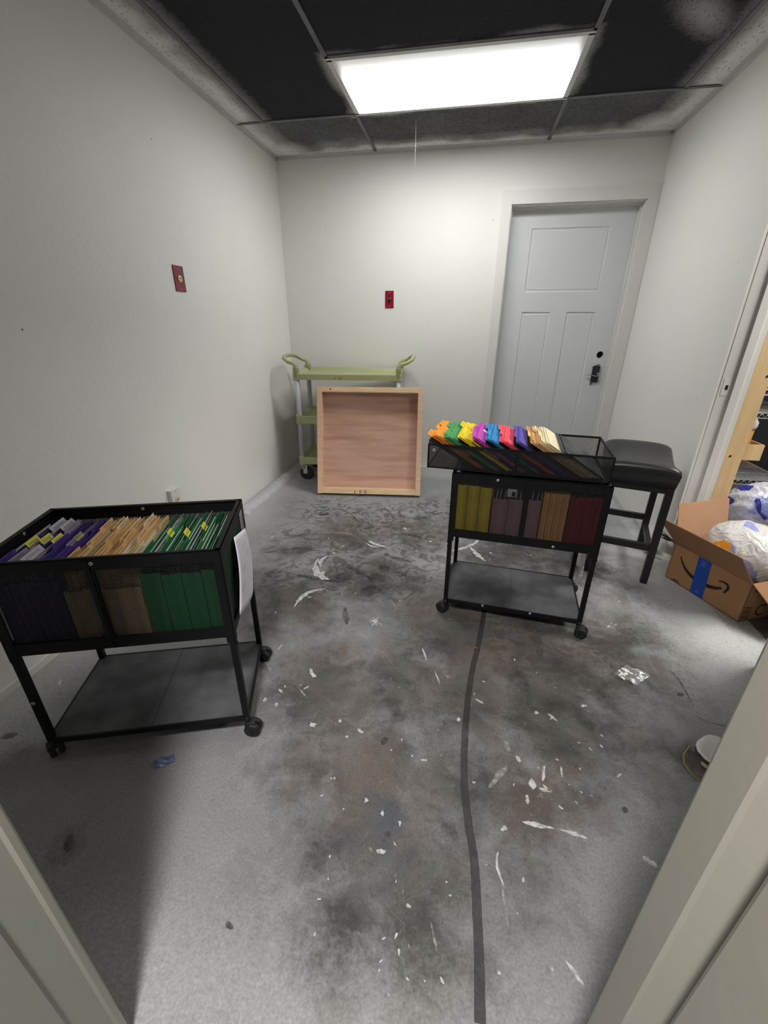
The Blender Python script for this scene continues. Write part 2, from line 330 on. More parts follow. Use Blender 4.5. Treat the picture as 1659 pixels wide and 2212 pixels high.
def floor_stain_and_light(x, y):
    d = np.zeros_like(x); s = np.zeros_like(x)
    for p, r, a in DP: d = np.maximum(d, a * np.exp(-((x - p.x) ** 2 + (y - p.y) ** 2) / (r * r) * .8))
    for p, r, a in SWP: s = np.maximum(s, a * np.exp(-((x - p.x) ** 2 + (y - p.y) ** 2) / (r * r)))
    d = d * (.75 + .5 * vnoise(x, y, 5, 1)); d = d * smoothstep(-.45, -.85, y)
    ed = .16 + .18 * vnoise(x, y, 2.2, 9)
    o = np.maximum.reduce([.62 * smoothstep(ed + .12, .02, x), .45 * smoothstep(.5, .1, -y) , .55 * smoothstep(.45, .05, W - x) * smoothstep(-.2, -.6, y)])
    p = fl(1625, 1395); o = np.maximum(o, .95 * np.exp(-((x - p.x) ** 2 / .10 + (y - p.y) ** 2 / .035)))  # light falling in from the storage room, painted as a pale patch
    q = fl(1000, 2212); o = np.maximum(o, .35 * smoothstep(YN + .32, YN + .02, y))  # paler towards the near doorway
    o = np.where((y < YN - .1), .1, o); o = np.where(x > W + .14, 0, o); d = np.where(x > W + .02, .8, d); d = np.where(y < YN - .05, .2, d)
    return np.stack([d, o, s], 1)
xs = np.concatenate([[-.12], np.arange(0, 3.0, .012), np.linspace(3.05, 5.4, 20)]); ys = np.concatenate([np.linspace(-5.6, -3.95, 14), np.arange(-3.9, 0.01, .012), [.2, .6]])
fm = grid_mesh('floor', xs, ys, 0, floor_stain_and_light); fm.materials.append(M['floor'])
# paint drips, tape residue and scuffs belong to the floor's own mesh
fb = MB(); fb.bm.from_mesh(fm)
def splat(p, a, b, ang, z, mi, n=12, jit=.35):
    fb.mi = mi; c, s_ = math.cos(ang), math.sin(ang); vs = []
    for k in range(n):
        t = 2 * PI * k / n; r = 1 + random.uniform(-jit, jit); x = a * r * math.cos(t); y = b * r * math.sin(t)
        vs.append(fb.bm.verts.new((p.x + c * x - s_ * y, p.y + s_ * x + c * y, z)))
    fb._f(vs)
def stroke(px, wd, mi, z, taper=True, ragged=.3, sub=6):
    P = [fl(*p) for p in px]; pts = []
    for i in range(len(P) - 1):
        p0 = P[max(i - 1, 0)]; p1 = P[i]; p2 = P[i + 1]; p3 = P[min(i + 2, len(P) - 1)]
        for k in range(sub):
            t = k / sub; pts.append(.5 * ((2 * p1) + (p2 - p0) * t + (2 * p0 - 5 * p1 + 4 * p2 - p3) * t * t + (3 * p1 - p0 - 3 * p2 + p3) * t ** 3))
    pts.append(P[-1]); fb.mi = mi; fb.ribbon([(p.x, p.y, z) for p in pts], wd, taper=taper, ragged=ragged)
stroke([(1046,1318),(1036,1380),(1018,1460),(1008,1540),(1003,1620),(1003,1700),(1012,1780),(1024,1860),(1030,1960),(1035,2080),(1037,2212)], .022, 3, .0006, taper=False, ragged=.06)
for px, wd in (([(688,1205),(683,1225),(694,1245),(712,1252)], .05), ([(708,1200),(690,1215),(694,1238)], .022), ([(635,1312),(650,1292),(672,1278),(702,1272)], .022), ([(795,1168),(812,1176),(842,1184)], .02), ([(790,1172),(802,1180),(820,1182)], .012), ([(968,1192),(1000,1184),(1022,1176),(1040,1160)], .022), ([(1015,1180),(1030,1198),(1048,1212)], .028), ([(1078,1168),(1105,1176)], .022),
               ([(670,1444),(676,1458),(684,1462)], .018), ([(1128,1775),(1160,1783),(1198,1790)], .012), ([(1208,1792),(1245,1803),(1270,1812)], .010), ([(1148,1682),(1152,1706)], .018), ([(1164,1704),(1192,1710)], .010), ([(1176,1654),(1172,1688)], .010), ([(1172,1695),(1192,1712)], .006), ([(1184,1542),(1204,1558)], .01), ([(1212,1655),(1214,1680)],.006), ([(1076,1838),(1073,1868),(1090,1920)], .006), ([(1222,2076),(1262,2130)], .008), ([(1388,1850),(1420,1874)], .016), ([(912,1400),(922,1426)], .006), ([(940,1450),(950,1478)], .006), ([(1026,1510),(1045,1520)], .008), ([(655,1490),(668,1482)], .006), ([(600,1405),(610,1392)], .006)):
    stroke(px, wd, 1, .0009, ragged=.45)
for px, wd in (([(1055,1702),(1095,1655)], .016), ([(1230,1320),(1300,1345)], .01), ([(1298,1285),(1340,1320)], .006), ([(573,1430),(588,1450)], .012), ([(568,1445),(575,1468)], .01), ([(1090,1600),(1100,1625)], .02), ([(640,1480),(665,1510)], .006), ([(1078,1870),(1090,1950),(1098,2010)], .005), ([(930,1990),(945,2060)], .005), ([(600,1170),(700,1150),(800,1160)], .01)):
    stroke(px, wd, 2, .0008, ragged=.4)
for px, wd in (([(760,1080),(790,1068),(830,1072)], .02), ([(615,1162),(660,1156),(700,1150)], .04), ([(735,1215),(775,1235),(800,1250)], .035), ([(700,1110),(730,1100),(760,1112),(775,1135)], .018), ([(860,1150),(900,1160),(940,1170)], .03), ([(830,1195),(860,1208),(900,1212)], .035), ([(640,1060),(680,1055)], .01), ([(745,1310),(750,1350)], .03), ([(570,1195),(640,1185),(700,1192)], .02), ([(610,1235),(680,1250),(760,1260)], .03), ([(900,1100),(960,1115),(1000,1120)], .018), ([(800,1110),(830,1100),(850,1120),(835,1140)], .02), ([(980,1230),(1010,1250)], .03), ([(1500,1545),(1530,1560),(1590,1573)], .006), ([(1440,1440),(1470,1475),(1500,1530)], .008), ([(1180,2085),(1186,2100)], .006)):
    stroke(px, wd, 4, .0005, ragged=.35)
for u, v, a, b in ((815,1250,.055,.04),(800,1275,.06,.045),(740,1245,.05,.04),(868,1240,.035,.03),(830,1225,.04,.03),(700,1110,.05,.03),(905,1120,.05,.03),(148,1815,.02,.012),(152,1830,.016,.014),(830,1600,.016,.01),(838,1802,.008,.008),(1350,1750,.010,.008),(20,1590,.025,.012),(495,2000,.012,.006),(1470,1500,.015,.008)):
    splat(fl(u, v), a, b, random.uniform(0, 3), .0005, 4, 14, .25)
for u, v, a in ((810,1342,.020),(805,1345,.012),(668,1290,.010),(875,1142,.016),(930,1170,.010),(720,1195,.012),(740,1180,.008),(900,1190,.008),(985,1240,.010),(1140,1728,.012),(1120,1640,.01),(1160,1540,.008),(990,1555,.01),(1110,1696,.005),(1260,1525,.01),(675,1565,.012),(597,1522,.01),(606,1492,.010),(573,1512,.008),(778,1580,.010),(735,1558,.006),(1088,1790,.008),(1025,1500,.006),(864,1778,.007),(915,1642,.008),(1025,1690,.006),(822,1840,.01),(588,1160,.01),(130,1475,.014),(1315,1353,.010),(1330,1350,.006),(1090,1235,.012),(960,1300,.012),(1210,1182,.016),(1060,1195,.014)):
    splat(fl(u, v), a, a * random.uniform(.4, .8), random.uniform(0, 3), .001, 1, 11, .45)
for k in range(150):
    p, r, a = random.choice(DP); q = Vector((random.gauss(p.x, r * .6), random.gauss(p.y, r * .6), 0))
    if not (.15 < q.x < 2.7 and -3.5 < q.y < -.75): continue
    s0 = random.choice((.0015, .002, .0025, .003, .004)); splat(q, s0 * random.uniform(1, 2.6), s0, random.uniform(0, 3), .001, random.choice((1, 1, 2)), 8, .4)
for k in range(9):
    t = 2 * PI * k / 9 + random.uniform(-.3, .3); c = fl(809, 1344); L_ = random.uniform(.018, .04); fb.mi = 1; fb.ribbon([(c.x, c.y, .0009), (c.x + L_ * math.cos(t), c.y + L_ * math.sin(t), .0009)], .004)
fb.bm.to_mesh(fm); fb.bm.free()
for k in ('drip', 'drip2', 'track', 'foot'): fm.materials.append(M[k])
fo = bpy.data.objects.new('floor', fm); C.objects.link(fo); fo['kind'] = 'structure'; fo['label'] = 'worn grey concrete floor with white paint drips and a dark curved line'
sl = MB(); sl.bb((-.12, -5.6, -.1), (5.4, .6, -.004)); sl.build('slab', 'floor', fo)

# ceiling with black spray paint that stops short of the walls
GX = [.178, .788, 2.008, 2.612]; GY = [-.603, -1.212]
LX0, LX1, LY0, LY1 = .800, 1.996, -1.196, -.610
def ceil_stain(x, y):
    n1 = vnoise(x, y, 4, 3) * .6 + vnoise(x, y, 11, 5) * .4
    lw = np.maximum(smoothstep(.20, .05, x - .09 * (n1 - .4)), .45 * smoothstep(.30, .12, x)); rw = np.maximum(smoothstep(2.60, 2.74, x + .09 * (n1 - .4)), .45 * smoothstep(2.50, 2.68, x))
    bw = np.maximum(smoothstep(-.17, -.04, y + .14 * (n1 - .5)), .4 * smoothstep(-.30, -.08, y + .2 * (n1 - .5)))
    c1 = smoothstep(.46, .12, np.hypot(x, y)); c2 = smoothstep(.50, .16, np.hypot(W - x, y))
    dl = np.maximum.reduce([LX0 - x, x - LX1, LY0 - y, y - LY1]); li = smoothstep(.075, -.0, dl + .07 * (n1 - .5)) * (.75 + .25 * (y > LY0))
    st = .55 * np.exp(-((x - 2.42) ** 2 / .02 + (y + 1.25 - (x - 2.4) * .9) ** 2 / .012))
    back = .10 * (y > GY[0])
    s = np.maximum.reduce([lw * .95, rw * .95, bw * .85, c1, c2, li * .50, st * .8, back + .06 * n1 * (y > GY[0])])
    return np.stack([s, s, s], 1)
cm = grid_mesh('ceiling', np.arange(0, W + .01, .014), np.arange(YN, .01, .014), H, ceil_stain, True); cm.materials.append(M['ceil'])
cb = bmesh.new(); cb.from_mesh(cm)
bmesh.ops.delete(cb, geom=[f for f in cb.faces if LX0 - .012 < f.calc_center_median().x < LX1 + .012 and LY0 - .012 < f.calc_center_median().y < LY1 + .012], context='FACES'); cb.to_mesh(cm); cb.free()
co = bpy.data.objects.new('ceiling', cm); C.objects.link(co); co['kind'] = 'structure'; co['label'] = 'drop ceiling sprayed black with white overspray at its edges'
def tee(a, b, name='ceiling_tee'):
    mb = MB(); a = Vector(a); b = Vector(b); x = a.x != b.x; w_ = .011
    if x: mb.bb((a.x, a.y - w_, H - .006), (b.x, a.y + w_, H - .0005))
    else: mb.bb((a.x - w_, a.y, H - .006), (a.x + w_, b.y, H - .0005))
    return mb.build(name, M['ceil'] if False else M['grid'], co)
tee((0, GY[0], 0), (LX0 - .015, GY[0], 0)); tee((LX1 + .015, GY[0], 0), (W, GY[0], 0)); tee((LX0 - .015, GY[1] - .004, 0), (LX1 + .015, GY[1] - .004, 0))
for gx in (GX[0], GX[3]): tee((gx, -3.55, 0), (gx, GY[0], 0))
for gx in (GX[1], GX[2]): tee((gx, -3.55, 0), (gx, GY[1], 0)); tee((gx, GY[0], 0), (gx, -.01, 0))
tr = MB(); tr.bb((0, -3.58, H - .022), (.004, 0, H)); tr.bb((0, -3.58, H - .004), (.024, 0, H - .001)); tr.bb((W - .004, -3.58, H - .022), (W, 0, H)); tr.bb((W - .024, -3.58, H - .004), (W, 0, H - .001))
tr.bb((0, -.004, H - .022), (W, 0, H)); tr.bb((0, -.024, H - .004), (W, 0, H - .001)); tr.build('wall_angle', 'lightframe', co)
rc = MB(); rc.bb((-.12, YN - .1, H + .12), (W + .14, .16, H + .2)); rc.build('roof_deck', 'dark_wall', co)
t = thing('ceiling_light', 'lit rectangular fluorescent ceiling light panel with dim dirty rim', 'ceiling light', ((LX0 + LX1) / 2, (LY0 + LY1) / 2, H))
lx, ly = (LX1 - LX0) / 2, (LY1 - LY0) / 2
f = MB()
for a, b in (((-lx - .014, -ly - .014), (lx + .014, -ly + .012)), ((-lx - .014, ly - .012), (lx + .014, ly + .014)), ((-lx - .014, -ly), (-lx + .012, ly)), ((lx - .012, -ly), (lx + .014, ly))): f.bb((*a, -.008), (*b, .004))
f.build('light_frame', 'lightframe', t)
h_ = MB(); h_.bb((-lx, -ly, .02), (lx, ly, .10)); h_.build('light_housing', 'lightframe', t)
d_ = MB(); d_.bb((-lx + .01, -ly + .01, .002), (lx - .01, ly - .01, .006)); d_.build('light_diffuser', 'diffuser', t)

# walls
DX0, DX1, DZ = 1.803, 2.722, 2.052
w1 = MB(); w1.bb((-.12, .0, 0), (DX0, .15, H + .12)); w1.bb((DX1, 0, 0), (W + .14, .15, H + .12)); w1.bb((DX0, 0, DZ), (DX1, .15, H + .12)); struct(w1, 'wall_back', 'wall')
w2 = MB(); w2.bb((-.12, YN - .1, 0), (0, 0, H + .12)); struct(w2, 'wall_left', 'wall2')
OY0, OY1, OZ = -1.418, -2.315, 2.06
w3 = MB(); w3.bb((W, OY0, 0), (W + .141, 0, H + .12)); w3.bb((W, YN - .1, 0), (W + .141, OY1, H + .12)); w3.bb((W, OY1, OZ), (W + .141, OY0, H + .12)); struct(w3, 'wall_right', 'wall')
w4 = MB(); w4.bb((-.12, -3.70, 0), (1.012, YN - .01, H + .12)); w4.bb((1.815, -3.70, 0), (W + .14, YN + .015, H + .12)); w4.bb((1.012, -3.70, 2.06), (1.815, YN, H + .12)); struct(w4, 'wall_near', 'wall')
w5 = MB(); w5.bb((W + .141, .05, 0), (5.4, .15, 2.6)); w5.bb((5.3, -3.7, 0), (5.4, .05, 2.6)); w5.bb((W + .141, -3.7, 0), (5.4, -3.6, 2.6)); struct(w5, 'wall_storage', 'dark_wall', 'charcoal wall of the storage room beyond the right opening')
w6 = MB(); w6.bb((W + .141, -3.7, 2.5), (5.4, .15, 2.6)); struct(w6, 'ceiling_storage', 'wall')

# near doorway the camera looks through
def profile(pts, z0, z1, name, m, label=None):
    mb = MB(); mb.prism(pts, (1, 0, 0), (0, 1, 0), (0, 0, 1), (0, 0, z0), z1 - z0); return struct(mb, name, m, label)
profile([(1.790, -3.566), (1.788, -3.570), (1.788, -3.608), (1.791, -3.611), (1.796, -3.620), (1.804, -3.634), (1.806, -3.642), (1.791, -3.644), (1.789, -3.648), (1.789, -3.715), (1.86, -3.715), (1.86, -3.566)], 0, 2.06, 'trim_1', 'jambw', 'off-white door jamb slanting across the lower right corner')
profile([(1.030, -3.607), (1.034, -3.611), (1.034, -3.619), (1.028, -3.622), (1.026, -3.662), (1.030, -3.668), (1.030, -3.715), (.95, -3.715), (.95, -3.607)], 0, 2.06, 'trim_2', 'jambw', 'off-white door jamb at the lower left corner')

# right opening: jambs, stud
tj = MB(); tj.bb((W + .014, OY0 - .002, 0), (W + .141, OY0 + .010, OZ)); tj.bb((W + .070, OY0 - .014, 0), (W + .105, OY0, OZ)); jb = struct(tj, 'trim_3', 'trimw', 'white far jamb of the opening in the right wall')
sp_ = MB(); sp_.bb((W + .026, OY0 - .0035, .925), (W + .058, OY0 - .001, 1.005)); s1 = sp_.build('strike_plate', 'white', jb)
sp_ = MB(); sp_.bb((W + .0385, OY0 - .0045, .953), (W + .0505, OY0 - .002, .975)); sp_.build('latch_hole', 'hole', s1)
tj = MB(); tj.bb((W + .0, OY1 - .01, 0), (W + .141, OY1 + .002, OZ)); tj.bb((W - .012, OY1 - .07, 0), (W, OY1 - .004, OZ + .06)); struct(tj, 'trim_4', 'trimw', 'near jamb and casing of the right opening')
tj = MB(); tj.bb((W, OY1, OZ - .014), (W + .141, OY0, OZ + .001)); struct(tj, 'trim_5', 'trimw')
st = MB(); st.bb((W + .142, OY0 - .002, 0), (W + .222, OY0 + .036, 2.5)); so = struct(st, 'trim_6', 'pine_raw', 'bare pine stud beyond the white jamb of the right opening')
kn = MB()
for z, dx in ((.62, .165), (1.02, .205), (.36, .18), (1.35, .16)): kn.tube([(W + dx, OY0 - .0035, z), (W + dx, OY0 - .001, z)], .006, 8)
kn.build('knot', 'ink_brown', so)
# curbs at the feet of the walls
random.seed(11)
def curb(x0, x1, y0, y1, h, name, label):
    mb = MB(); n = 40; prev = None
    for i in range(n + 1):
        y = y0 + (y1 - y0) * i / n; j = random.uniform(-.004, .004); k = random.uniform(-.003, .003)
        prof = [(x0, 0), (x0 + .004, h * .7 + k), (x0 + .25 * (x1 - x0), h + k), (x0 + .75 * (x1 - x0), h + j), (x1 - .004 + j, h * .55), (x1 + j, 0)]
        vsr = [mb.bm.verts.new((p[0], y, p[1])) for p in prof]
        if prev:
            for a in range(5): mb._f((prev[a], prev[a + 1], vsr[a + 1], vsr[a]))
        else: mb._f(vsr)
        prev = vsr
    mb._f(prev[::-1]); return struct(mb, name, 'curb', label, smooth=True)
curb(.018, .128, -.01, -1.36, .030, 'baseboard_left', 'rough grey-white painted curb strip along the left wall')
curb(W - .105, W - .012, -.15, -1.36, .028, 'baseboard_right', 'grey-white painted strip along the right wall')
bs = MB(); bs.bb((0, -3.58, 0), (.010, -1.40, .028)); struct(bs, 'trim_7', 'trimw')
bs = MB(); bs.bb((.02, -.012, 0), (DX0 - .075, -.0005, .012)); struct(bs, 'trim_8', 'trimw')

# ---- back door: casing, slab with three panels
cs = MB()
cs.bb((DX0 - .070, -.014, 0), (DX0, 0, DZ + .085)); cs.bb((DX1, -.014, 0), (W - .002, 0, DZ + .085)); cs.bb((DX0, -.014, DZ), (DX1, 0, DZ + .085))
cs.bb((DX0 - .001, -.002, 0), (DX0 + .006, .14, DZ)); cs.bb((DX1 - .006, -.002, 0), (DX1 + .001, .14, DZ)); cs.bb((DX0, -.002, DZ - .006), (DX1, .14, DZ + .001))
cs.bb((DX0 + .006, .06, 0), (DX0 + .018, .095, DZ - .006)); cs.bb((DX1 - .018, .06, 0), (DX1 - .006, .095, DZ - .006)); cs.bb((DX0 + .018, .06, DZ - .018), (DX1 - .018, .095, DZ - .006))
struct(cs, 'trim_9', 'trimw', 'white casing around the back door')
dm = MB(); Y0 = .098; k = (3.85 + Y0) / 3.85
def dx(x): return 1.563 + (x - 1.563) * k
def dz(z): return 1.2407 + (z - 1.2407) * k
xsD = [DX0 + .006, dx(1.969), dx(2.186), dx(2.308), dx(2.518), DX1 - .006]; zsD = [.012, dz(.20), dz(1.34), dz(1.48), dz(1.90), DZ - .008]
HC = (dx(2.614), dz(1.030))
def panel_frame(x0, x1, z0, z1):
    # sunk ogee frame then a field a little behind the face
    r = [(0, 0), (.004, .006), (.012, .008), (.020, .004), (.026, .005)]
    pr = None
    for off, dep in r:
        q = [dm.bm.verts.new(p) for p in ((x0 + off, Y0 + dep, z0 + off), (x1 - off, Y0 + dep, z0 + off), (x1 - off, Y0 + dep, z1 - off), (x0 + off, Y0 + dep, z1 - off))]
        if pr:
            for i in range(4): dm._f((pr[i], pr[(i + 1) % 4], q[(i + 1) % 4], q[i]))
        pr = q
    dm._f(pr)
def face(x0, x1, z0, z1): dm._f([dm.bm.verts.new(p) for p in ((x0, Y0, z0), (x1, Y0, z0), (x1, Y0, z1), (x0, Y0, z1))])
X, Z = xsD, zsD
face(X[0], X[5], Z[0], Z[1]); face(X[0], X[1], Z[1], Z[5]); face(X[1], X[4], Z[4], Z[5]); face(X[1], X[4], Z[2], Z[3]); face(X[2], X[3], Z[1], Z[2])
# lock stile with a round bore
hx, hz, hr = HC[0], HC[1], .027
bz0, bz1 = hz - .045, hz + .045
face(X[4], X[5], Z[1], bz0); face(X[4], X[5], bz1, Z[5])
bx0, bx1 = hx - .04, hx + .04; face(X[4], bx0, bz0, bz1); face(bx1, X[5], bz0, bz1)
ring = []; outer = []; n = 32
for i in range(n):
    a = 2 * PI * i / n + PI / 4; c_, s_ = math.cos(a), math.sin(a); m_ = max(abs(c_), abs(s_)); ring.append(dm.bm.verts.new((hx + hr * c_, Y0, hz + hr * s_))); outer.append(dm.bm.verts.new((hx + .04 * c_ / m_, Y0, hz + .045 * s_ / m_)))
inner = [dm.bm.verts.new((v.co.x, Y0 + .036, v.co.z)) for v in ring]
for i in range(n): j = (i + 1) % n; dm._f((outer[i], outer[j], ring[j], ring[i])); dm._f((ring[i], ring[j], inner[j], inner[i]))
panel_frame(X[1], X[4], Z[3], Z[4]); panel_frame(X[1], X[2], Z[1], Z[2]); panel_frame(X[3], X[4], Z[1], Z[2])
dr = struct(dm, 'door_1', 'doorw', 'white three-panel back door with its knob removed', fix=False)
bk = MB(); bk.bb((X[0], Y0 + .037, Z[0]), (X[5], Y0 + .040, Z[5])); bk.build('door_back_face', 'hole', dr)
lk = MB(); lz, lxx = dz(.882), dx(2.612); lk.bb((lxx - .028, Y0 - .016, lz - .066), (lxx + .020, Y0 + .001, lz + .066), bev=.004); lo = lk.build('lock_body', 'gunmetal', dr)
lk = MB(); lk.bb((lxx - .036, Y0 - .012, lz - .068), (lxx - .026, Y0, lz + .060)); lk.bar((lxx - .034, Y0 - .008, lz + .060), (lxx + .012, Y0 - .010, lz + .078), .006); lk.bar((lxx - .038, Y0 - .006, lz - .084), (lxx - .022, Y0 - .008, lz - .074), .007); lk.build('lock_bracket', 'gunmetal', lo)
lk = MB(); lk.tube([(lxx - .085, Y0 - .012, lz - .012), (lxx - .065, Y0 - .018, lz - .004), (lxx - .035, Y0 - .020, lz - .006), (lxx - .010, Y0 - .024, lz - .016), (lxx + .012, Y0 - .024, lz - .010), (lxx + .014, Y0 - .024, lz + .006), (lxx, Y0 - .024, lz + .008)], [.0018, .002, .003, .0045, .006, .006, .005], 8); lk.build('bent_wire', 'wire', lo)
lk = MB(); lk.tube([(dx(2.735) , -.016, DZ + .075), (dx(2.735), -.010, DZ + .075)], .008, 10)
th = MB(); th.bb((DX0, .0, 0), (DX1, .15, .01)); struct(th, 'trim_10', 'trimw')

# wall devices
def plate(name, label, cat, mw, w_, h_, m, kind):
    t = thing(name, label, cat, mw=mw)
    if m == 'white': p = MB(); p.box((0, .011, 0), (w_ - .004, .024, h_ - .004)); p.build('surface_box', 'trimw', t)
    p = MB(); p.box((0, -.0025, 0), (w_, .005, h_), bev=.0015); p.build('cover_plate', m, t)
    if kind == 'round':
        c = MB(); c.tube([(0, -.009, 0), (0, -.004, 0)], .0165, 20); r = c.build('receptacle', 'almond', t)
        c = MB(); c.box((-.005, -.0095, .002), (.0025, .002, .008)); c.box((.005, -.0095, .002), (.0025, .002, .008)); c.tube([(0, -.0105, -.008), (0, -.0085, -.008)], .0025, 8); c.build('slot', 'hole', r)
    if kind == 'switch':
        c = MB(); c.box((0, -.006, 0), (.020, .003, .056)); r = c.build('switch_opening', 'ink', t)
        c = MB(); c.tube([(-.002, -.009, .020), (.001, -.012, 0), (-.002, -.009, -.018)], [.006, .007, .006], 8); c.build('toggle', 'ink', t)
        c = MB(); c.box((-.008, -.010, .004), (.004, .004, .014)); c.box((.009, -.010, .010), (.005, .004, .010)); c.build('terminal', 'chrome', t)
    for s in (-1, 1): c = MB(); c.tube([(0, -.0065, s * h_ * .40), (0, -.0045, s * h_ * .40)], .0035, 10); c.build('plate_screw', 'screw', t)
    return t
RZ = lambda a: Matrix.Rotation(a, 4, 'Z'); T = lambda *a: Matrix.Translation(a)
plate('light_switch', 'dark red switch plate with exposed black switch on the back wall', 'light switch', T(.899, -.0003, 1.436), .072, .128, 'red', 'switch')
plate('wall_outlet', 'maroon outlet plate with a round almond socket high on left wall', 'outlet', T(.0003, -1.4975, 1.467) @ RZ(PI / 2), .088, .124, 'maroon', 'round')
plate('wall_outlet', 'white outlet box low on left wall just above the left file cart rim', 'outlet', T(.0235, -1.905, .345) @ RZ(PI / 2), .078, .122, 'white', 'round')
nl = MB(); nl.tube([(0, -.010, 0), (0, 0, 0)], .004, 8); o = nl.build('nail', 'gunmetal'); o.matrix_world = T(W - .001, -.03, 2.135) @ RZ(PI / 2) ; tag(o, 'dark nail head at the top right corner of the back door casing', 'nail')
tq = fl(898, 330); tz = MB(); d0 = ray(899, 245); p0 = CAM + d0 * ((-.45 - CAM.y) / d0.y); tz.tube([(p0.x, -.45, H - .002), (p0.x + .002, -.45, H - .12), (p0.x - .001, -.452, H - .26)], .0006, 5); tag(tz.build('thread', 'white'), 'thin pale thread hanging from the ceiling behind the light panel', 'thread')

# ------------------------------------------------------------ steel wire mesh (expanded metal strands, real geometry)
def lattice(mb, o, ex, ey, w_, h_, pitch, sw, th_=.0008):
    o = Vector(o); ex = Vector(ex); ey = Vector(ey); nz = ex.cross(ey).normalized(); k = 1.25      # strands rise k per unit run
    for sgn in (1, -1):
        n = int((w_ + h_ / k) / pitch) + 1
        for i in range(n):
            c0 = i * pitch - (h_ / k if sgn > 0 else 0)
            # x = c0 + sgn*y/k
            def X(y): return c0 + sgn * y / k
            ya, yb = 0.0, h_
            for lim in (0.0, w_):
                pass
            lo = max(0, (0 - c0) * k if sgn > 0 else (c0 - w_) * k); hi = min(h_, (w_ - c0) * k if sgn > 0 else c0 * k)
            if hi - lo < .001: continue
            a = o + ex * X(lo) + ey * lo; b = o + ex * X(hi) + ey * hi; d = (b - a).normalized(); s = d.cross(nz) * sw / 2; off = nz * (th_ * sgn)
            mb._f([mb.bm.verts.new(p) for p in (a - s + off, a + s + off, b + s + off, b - s + off)])

# ------------------------------------------------------------ file carts
def caster(parent, x, y, ang):
    g = MB(); g.tube([(x, y, .078), (x, y, .050)], .010, 10); g.box((x + .010 * math.cos(ang), y + .010 * math.sin(ang), .046), (.034, .030, .020), Matrix.Rotation(ang, 3, 'Z'), bev=.005); c = g.build('caster', 'rubber', parent)
    g = MB(); dxx, dyy = math.cos(ang), math.sin(ang); nx, ny = -dyy, dxx; cx_, cy_ = x + .016 * dxx, y + .016 * dyy
    for s in (-1, 1): g.tube([(cx_ + nx * .004 * s, cy_ + ny * .004 * s, .026), (cx_ + nx * .009 * s, cy_ + ny * .009 * s, .026), (cx_ + nx * .018 * s, cy_ + ny * .018 * s, .026), (cx_ + nx * .020 * s, cy_ + ny * .020 * s, .026)], [.0255, .026, .0255, .020], 22)
    g.build('wheel', 'rubber', c)
    g = MB(); g.tube([(cx_ - nx * .0215, cy_ - ny * .0215, .026), (cx_ + nx * .0215, cy_ + ny * .0215, .026)], .006, 10); g.build('axle', 'steel', c)
